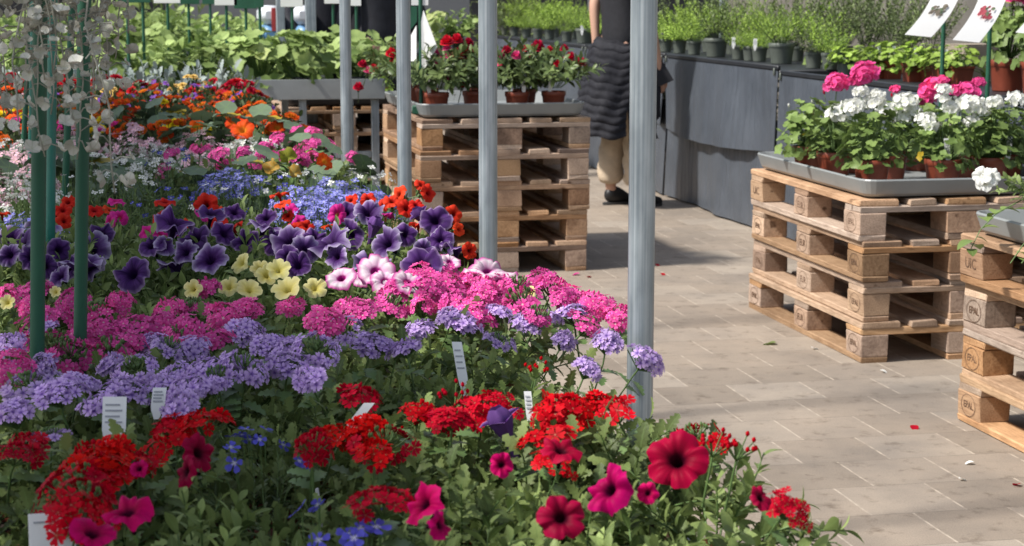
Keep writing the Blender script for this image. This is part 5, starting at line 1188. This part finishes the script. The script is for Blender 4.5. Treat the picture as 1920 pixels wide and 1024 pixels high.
# ------------------------------------------------------------------ people
def skin_mesh(name, J, E_, mat, root=0, sub=2):
    me = bpy.data.meshes.new(name); me.from_pydata([j[:3] for j in J], E_, []); o = bpy.data.objects.new(name, me); COL.objects.link(o)
    o.modifiers.new('s', 'SKIN'); o.modifiers.new('d', 'SUBSURF').levels = sub
    for i, j in enumerate(J):
        v = me.skin_vertices[0].data[i]; r = j[3]; v.radius = r if isinstance(r, tuple) else (r, r); v.use_root = (i == root)
    bpy.context.view_layer.update(); out = bpy.data.meshes.new_from_object(o.evaluated_get(bpy.context.evaluated_depsgraph_get())); bpy.data.objects.remove(o)
    out.name = name; out.materials.clear(); out.materials.append(mat); out.polygons.foreach_set('use_smooth', [True] * len(out.polygons)); return out
def person(p, rotz, label, top_m, trouser_m, lfoot, rfoot, lhand, rhand, lelb, relb, sleeves, hair=M_HAIR):
    """local: x right, y forward; feet / hands in local coordinates"""
    t = thing('person', label, 'person', p, rotz)
    lf, rf = np.array(lfoot, float), np.array(rfoot, float); hipL, hipR = np.array((-.09, 0, .90)), np.array((.09, 0, .90))
    kneeL = (hipL + lf) / 2 + np.array((0, .03, .03)); kneeR = (hipR + rf) / 2 + np.array((0, .03, .03))
    J = [(0, 0, .94, (.13, .09)), (0, .0, 1.12, (.11, .08)), (0, -.01, 1.30, (.14, .09)), (0, -.01, 1.42, (.11, .07)), (0, 0, 1.48, .05), (0, .01, 1.54, .05), (0, .025, 1.60, (.07, .085)), (0, .02, 1.68, (.075, .09)), (0, .01, 1.75, (.05, .06)),
         (*hipL, .085), (*kneeL, .055), (*(lf + np.array((0, 0, .09))), .036), (*(lf + np.array((0, .10, .035))), .034), (*hipR, .085), (*kneeR, .055), (*(rf + np.array((0, 0, .09))), .036), (*(rf + np.array((0, .10, .035))), .034),
         (-.17, -.01, 1.40, .05), (*lelb, .037), (*lhand, .024), (.17, -.01, 1.40, .05), (*relb, .037), (*rhand, .024)]
    E_ = [(0, 1), (1, 2), (2, 3), (3, 4), (4, 5), (5, 6), (6, 7), (7, 8), (0, 9), (9, 10), (10, 11), (11, 12), (0, 13), (13, 14), (14, 15), (15, 16), (3, 17), (17, 18), (18, 19), (3, 20), (20, 21), (21, 22)]
    for hd, el, sgn in ((lhand, lelb, -1), (rhand, relb, 1)):   # palm, four fingers, thumb
        wi = 19 if sgn < 0 else 22; hd = np.array(hd, float); dr = hd - np.array(el, float); dr /= np.linalg.norm(dr); sd_ = np.cross(dr, (sgn * 1., 0, .01)); sd_ /= np.linalg.norm(sd_)
        pa = len(J); J.append((*(hd + dr * .05), (.036, .016))); E_.append((wi, pa))
        for k, ln in enumerate((.068, .078, .074, .058)):
            b = hd + dr * .085 + sd_ * (.027 - .018 * k); c1 = b + dr * ln * .55; c2 = c1 + dr * ln * .40 + np.array((-sgn * .018, 0, 0))
            i0 = len(J); J += [(*b, .0095), (*c1, .0085), (*c2, .007)]; E_ += [(pa, i0), (i0, i0 + 1), (i0 + 1, i0 + 2)]
        b = hd + dr * .03 + sd_ * .034; i0 = len(J); J += [(*b, .011), (*(b + dr * .035 + sd_ * .018), .009)]; E_ += [(pa, i0), (i0, i0 + 1)]
    put('body', skin_mesh('body', J, E_, M_SKIN), t)
    # face: nose, eyes, mouth, ears
    mb = MB(); lathe(mb, [(.001, .02), (.010, .004), (.014, -.012), (.004, -.02)], 8, 0, c=(0, .115, 1.635)); mb.build('nose', M_SKIN, t)
    for s_ in (-1, 1):
        mb = MB(); lathe(mb, [(.0005, -.011), (.008, -.007), (.011, 0), (.008, .007), (.0005, .011)], 10, 0, c=(s_ * .032, .096, 1.662)); mb.build('eye', M_BLKCLOTH, t)
        mb = MB(); lathe(mb, [(.004, -.03), (.012, -.02), (.015, .01), (.006, .028)], 10, 0, c=(s_ * .083, .01, 1.645)); mb.build('ear', M_SKIN, t)
    mb = MB(); box(mb, (0, .104, 1.592), (.045, .012, .009), .004); mb.build('mouth', plainlip, t)
    put('hair', skin_mesh('hair', [(0, -.03, 1.60, (.075, .06)), (0, -.015, 1.70, (.088, .092)), (0, .0, 1.775, (.062, .075))], [(0, 1), (1, 2)], hair, 0), t)
    put('top', skin_mesh('top', [(0, 0, .88, (.165, .125)), (0, 0, 1.12, (.150, .11)), (0, -.01, 1.30, (.172, .118)), (0, -.01, 1.43, (.13, .085)), (-.17, -.01, 1.405, .068)] + ([(*lelb, .055), (*(np.array(lhand) * .9 + np.array(lelb) * .1), .042)] if sleeves else [(*(np.array((-.17, -.01, 1.40)) * .5 + np.array(lelb) * .5), .06)]) + [(.17, -.01, 1.405, .068)] + ([(*relb, .055), (*(np.array(rhand) * .9 + np.array(relb) * .1), .042)] if sleeves else [(*(np.array((.17, -.01, 1.40)) * .5 + np.array(relb) * .5), .06)]),
        [(0, 1), (1, 2), (2, 3), (3, 4), (4, 5)] + ([(5, 6), (3, 7), (7, 8), (8, 9)] if sleeves else [(3, 6), (6, 7)]), top_m), t)
    Jt = [(0, 0, .95, (.14, .115))]; Et = []
    for hp, kn, ft in ((hipL, kneeL, lf), (hipR, kneeR, rf)):
        i0 = len(Jt); Jt += [(*(hp + np.array((0, 0, -.05))), .105), (*kn, .086), (*((kn + ft) / 2 + np.array((0, -.015, .06))), .082), (*(ft + np.array((0, 0, .20))), .085), (*(ft + np.array((0, .0, .12))), .088)]
        Et += [(0, i0), (i0, i0 + 1), (i0 + 1, i0 + 2), (i0 + 2, i0 + 3), (i0 + 3, i0 + 4)]
    tm = skin_mesh('trousers', Jt, Et, trouser_m)
    for v in tm.vertices:
        if v.co.z < .6:
            q = v.co.z; k = .008 * math.sin(q * 55 + 5 * v.co.x * 10) * min(1, (.62 - q) * 4); v.co.x *= 1 + k * 1.2; v.co.y += k
    put('trousers', tm, t)
    for ft in (lf, rf):
        Js = [(ft[0], ft[1] - .045, .048, (.040, .046)), (ft[0], ft[1] + .035, .050, (.042, .046)), (ft[0], ft[1] + .115, .036, (.045, .034)), (ft[0], ft[1] + .185, .028, (.036, .024)), (ft[0], ft[1] - .015, .115, (.046, .046))]
        sm_ = skin_mesh('shoe', Js, [(0, 1), (1, 2), (2, 3), (1, 4)], M_SHOE, 1)
        for v in sm_.vertices: v.co.z = max(v.co.z, .012)
        so = put('shoe', sm_, t)
        mb = MB(); n = 18; V = []
        for z in (0, .016):
            for k in range(n):
                a = 2 * math.pi * k / n; y = math.sin(a); V.append((ft[0] + math.cos(a) * (.043 + .006 * math.sin(y * 2)), ft[1] + .068 + y * .122, z))
        mb.add(V, [(k, (k + 1) % n, n + (k + 1) % n, n + k) for k in range(n)] + [tuple(range(n))[::-1], tuple(range(n, 2 * n))]); mb.build('sole', M_SOLE, so)
    return t
M_SOLE = plain('shoe_sole', (.05, .05, .05), .7)
plainlip = plain('lip', (.38, .12, .1), .5)
PP = at(1163, 387, 0); PROT = -R(58)
cs, sn = math.cos(PROT), math.sin(PROT)
def tol(P): d = np.array(P) - np.array((PP.x, PP.y, 0)); return (d[0] * cs + d[1] * sn, -d[0] * sn + d[1] * cs, d[2])
lw = atd(1117, 82, PP.y + .05); le = atd(1114, 8, PP.y + .08); rw = atd(1236, 128, PP.y - .05); re = atd(1222, 60, PP.y - .1)
pr = person((PP.x, PP.y, 0), PROT, 'person with a quilted grey jacket round the waist, beige trousers and black shoes', M_BLKCLOTH, M_BEIGE, (-.11, .0, 0), (.09, .06, 0), tol(lw), tol(rw), tol(le), tol(re), False)
def wrap(parent, name, mat, rows, a0, a1, seg=30, seam=True, thick=.012):
    mb = MB(); V = []; n = seg; per = 6
    R_ = []
    for i in range(len(rows) - 1):
        for j in range(per): R_.append((rows[i], rows[i + 1], j / per))
    R_.append((rows[-1], rows[-1], 0))
    for side in (0, 1):
        for A, B, f in R_:
            z, rx, ry, cx, cy = [A[k] + (B[k] - A[k]) * f for k in range(5)]
            puff = ((.010 + .003 * math.sin(4 * a0 + z * 7)) * abs(math.sin((z - .44) / .047 * math.pi)) ** .7 if seam else 0) - side * thick
            for k in range(n + 1):
                a = a0 + (a1 - a0) * k / n; wob = .010 * math.sin(5 * a + 9 * z) + .007 * math.sin(11 * a - 23 * z) * (1.02 - z) * 2; V.append((cx + (rx + puff + wob) * math.cos(a), cy + (ry + puff + wob) * math.sin(a), z + .014 * math.sin(3 * a) + .006 * math.sin(9 * a + 3)))
    k_ = (n + 1) * len(R_); Fc = []
    for i in range(len(R_) - 1):
        for k in range(n): a = i * (n + 1) + k; Fc += [(a, a + n + 1, a + n + 2, a + 1), (k_ + a, k_ + a + 1, k_ + a + n + 2, k_ + a + n + 1)]
        for k in (0, n): a = i * (n + 1) + k; Fc.append((a, k_ + a, k_ + a + n + 1, a + n + 1))
    for k in range(n): Fc.append((k, k + 1, k_ + k + 1, k_ + k)); b = (len(R_) - 1) * (n + 1) + k; Fc.append((b, k_ + b, k_ + b + 1, b + 1))
    mb.add(V, Fc); return mb.build(name, mat, parent)
# quilted jacket hanging round the hips (open at the front right), dark lining side
QR = [(1.02, .185, .15, 0, -.01)] + [(1.02 - .052 * i, .185 + .003 * min(i, 9), .165 + .006 * min(i, 9), -.0, -.02 - .006 * i) for i in range(1, 12)]
wrap(pr, 'quilted_jacket', M_QUILT, QR, R(165), R(352), 34)
wrap(pr, 'jacket_lining', M_BLKCLOTH, [(1.01, .175, .15, 0, 0), (.8, .2, .18, .0, 0), (.6, .20, .19, .01, .0), (.42, .21, .20, .02, .0)], R(-26), R(70), 20, False, .008)
bag = thing('black_bag', 'black bag flap sticking out behind the foremost post, held by the person', 'bag', (rw.x, rw.y, 0), 0)
q0 = np.array((rw.x, rw.y, 0)); mb = MB()
quadslab(mb, [np.array(atd(1228, 92, rw.y)) - q0, np.array(atd(1263, 150, rw.y)) - q0, np.array(atd(1236, 162, rw.y)) - q0, np.array(atd(1228, 162, rw.y)) - q0], .02); mb.build('flap', M_BLKCLOTH, bag)
mb = MB(); box(mb, np.array(atd(1212, 190, rw.y + .02)) - q0, (.17, .09, .24), .03); mb.build('bag_body', M_BLKCLOTH, bag)
p2 = atd(716, 60, 12.5)
person((p2.x, 12.5, 0), R(20), 'person in a black jacket standing behind the squash bench', M_NAVY, M_NAVY, (-.1, 0, 0), (.1, .04, 0), (-.25, .16, .93), (.25, .16, .93), (-.27, -.02, 1.14), (.27, -.02, 1.14), True)
p3 = atd(612, 60, 13.0)
person((p3.x, 13.0, 0), R(200), 'person in dark clothes standing left of the fourth post behind the bench', M_NAVY, M_NAVY, (-.1, 0, 0), (.1, .04, 0), (-.25, .16, .93), (.25, .16, .93), (-.27, -.02, 1.14), (.27, -.02, 1.14), True)

# ------------------------------------------------------------------ behind everything
def steel_column(x, d, label, z1=3.0, w_=.055):
    p = Vector(((x - 960) / F * d, d, 0)); t = thing('steel_column', label, 'post', p, YAW, 'steel columns of the glasshouse'); mb = MB(); box(mb, (0, 0, z1 / 2), (w_, w_, z1), .004); mb.build('column', M_STEEL, t, smooth=False)
    mb = MB(); box(mb, (0, 0, .006), (.14, .14, .011), .002); mb.build('base_plate', M_STEEL, t, smooth=False)
steel_column(530, 12.3, 'steel column behind the squash bench, left one of two'); steel_column(586, 12.3, 'steel column behind the squash bench, right one of two', w_=.07); steel_column(1353, 14.2, 'blue grey steel column beyond the herb table')
for i, (x, lab) in enumerate(((508, 'white and blue film bags stacked behind the squash bench'), (572, 'blue and white film bag stack between the rear columns'))):
    d = 12.9; t = thing('compost_bag_pile', lab, 'bag pile', Vector(((x - 960) / F * d, d, 0)), YAW)
    for k in range(9):
        mb = MB(); box(mb, (random.uniform(-.02, .02), 0, .07 + .135 * k), (.15, .4, .13), .05); mb.build('bag', [M_WHITEBAG, M_BLUEBAG, M_WHITEBAG][k % 3], t)
    mb = MB(); box(mb, (.02, -.203, 1.12), (.03, .004, .16), .001); mb.build('print', M_REDINK, t)
def wallp(p, length, z1, th, label, mat, yaw, name, rails=None):
    t = thing(name, label, 'wall', p, yaw, None, 'thing'); mb = MB(); box(mb, (0, 0, z1 / 2), (length, th, z1), .004); mb.build('panel', mat, t, smooth=False)
    if rails:
        n, m2 = rails; mb = MB()
        for i in range(n + 1): box(mb, (-length / 2 + length * i / n, -th / 2 - .022, z1 / 2), (.05, .04, z1), .003)
        for z in (.5, 1.29, 2.2): box(mb, (0, -th / 2 - .014, z), (length, .025, .05), .003)
        mb.build('frame', m2, t, smooth=False)
    return t
pw = tline(11.5, 2.9); wallp((pw.x, pw.y, 0), 16, 3.2, .05, 'brownish grey glasshouse side wall with upright bars behind the herbs', M_BROWN, TYAW + math.pi / 2 * -1 + math.pi, 'glasshouse_side_wall', (14, M_STEEL))
pe = Vector((-1.2, 21.5, 0)); wallp(pe, 26, 3.4, .06, 'dark far wall of the sales hall', M_DARK, YAW, 'hall_end_wall', (12, M_WALL))
pg = Vector(((822 - 960) / F * 17.5, 17.5, 0)); wallp(pg, .62, 2.0, .04, 'plain grey partition panel above the roses', M_WALL, YAW, 'grey_partition')
pg = Vector(((430 - 960) / F * 18.5, 18.5, 0)); wallp(pg, 1.2, 2.0, .04, 'grey partition panel behind the vegetable bench', M_WALL, YAW, 'grey_partition')
for i, (x, d, h_, s_) in enumerate(((250, 15.6, 1.0, 2.6), (60, 15.8, 1.0, 2.8), (150, 16.2, 1.0, 2.6), (1262, 15.2, 1.0, 2.4), (1500, 11.9, 1., 2.), (1640, 10.8, 1., 2.), (960, 18.6, 1., 2.6), (1060, 17.8, 1., 2.4), (380, 15.9, 1., 2.2))):
    p = Vector(((x - 960) / F * d, d, 0)); e = thing('potted_shrub', 'green potted shrub, ' + ['behind the vegetables left of middle', 'behind the vegetables at the far left', 'behind the left vegetables between two others', 'beyond the herb table right of the foremost post', 'against the brown wall in the middle', 'against the brown wall at right', 'at the far end of the herb tables', 'beyond the herbs behind the person', 'behind the grey partition and white card'][i], 'shrub', p, 0, 'shrubs behind the tables')
    put('pot', POT_BLK, e, (0, 0, 0), (0, 0, 0), s_); put('foliage', random.choice([FHD, FHE, FVB][i % 3:i % 3 + 1][0]), e, (0, 0, 0), (0, 0, i), (s_ * 1.3, s_ * 1.3, s_ * 1.45))

# ------------------------------------------------------------------ fallen petals and litter on the paving
PETAL = MB(); PETAL.add(LEAF_BROAD[0] * .05, LEAF_BROAD[1], .7, 1.); PETAL = PETAL.mesh('fallen_petal', [P_MAG])
PETW = MB(); PETW.add(LEAF_BROAD[0] * .028, LEAF_BROAD[1], .7, .8); PETW = PETW.mesh('fallen_petal', [P_WHITE])
PETR = MB(); PETR.add(LEAF_BROAD[0] * .03, LEAF_BROAD[1], .4, .7); PETR = PETR.mesh('fallen_petal', [P_DRED])
for x, y, me, lab in ((1087, 513, PETAL, 'pink petal on the paving beside the rose pallets'), (1100, 518, PETR, 'small red petal right of the rose pallet corner'), (1228, 495, PETR, 'dark petal on the paving just right of the foremost post'), (1650, 694, PETW, 'white petal in front of the geranium pallets corner'), (1522, 652, PETW, 'white petal beside the left side of the geranium pallets'),
        (1826, 866, PETW, 'white petal near the lower right corner'), (1798, 897, PETW, 'faint white petal below another near the right edge'), (1712, 797, PETR, 'reddish petal in the middle of the right paving'), (1910, 908, PETR, 'reddish petal at the right edge of the paving'), (1240, 512, PETR, 'tiny petal in the aisle')):
    o = put('fallen_petal', me, None, at(x, y, .008), (0, 0, random.uniform(0, 6)), random.uniform(.8, 1.1)); tag(o, lab, 'petal', 'petals fallen on the paving')
o = put('fallen_leaf', None or PETAL.copy(), None, at(1455, 643, .008), (0, 0, 1.), 1.3); o.data.materials.clear(); o.data.materials.append(L_VERB); tag(o, 'green leaf lying by the left side of the geranium pallets', 'leaf')
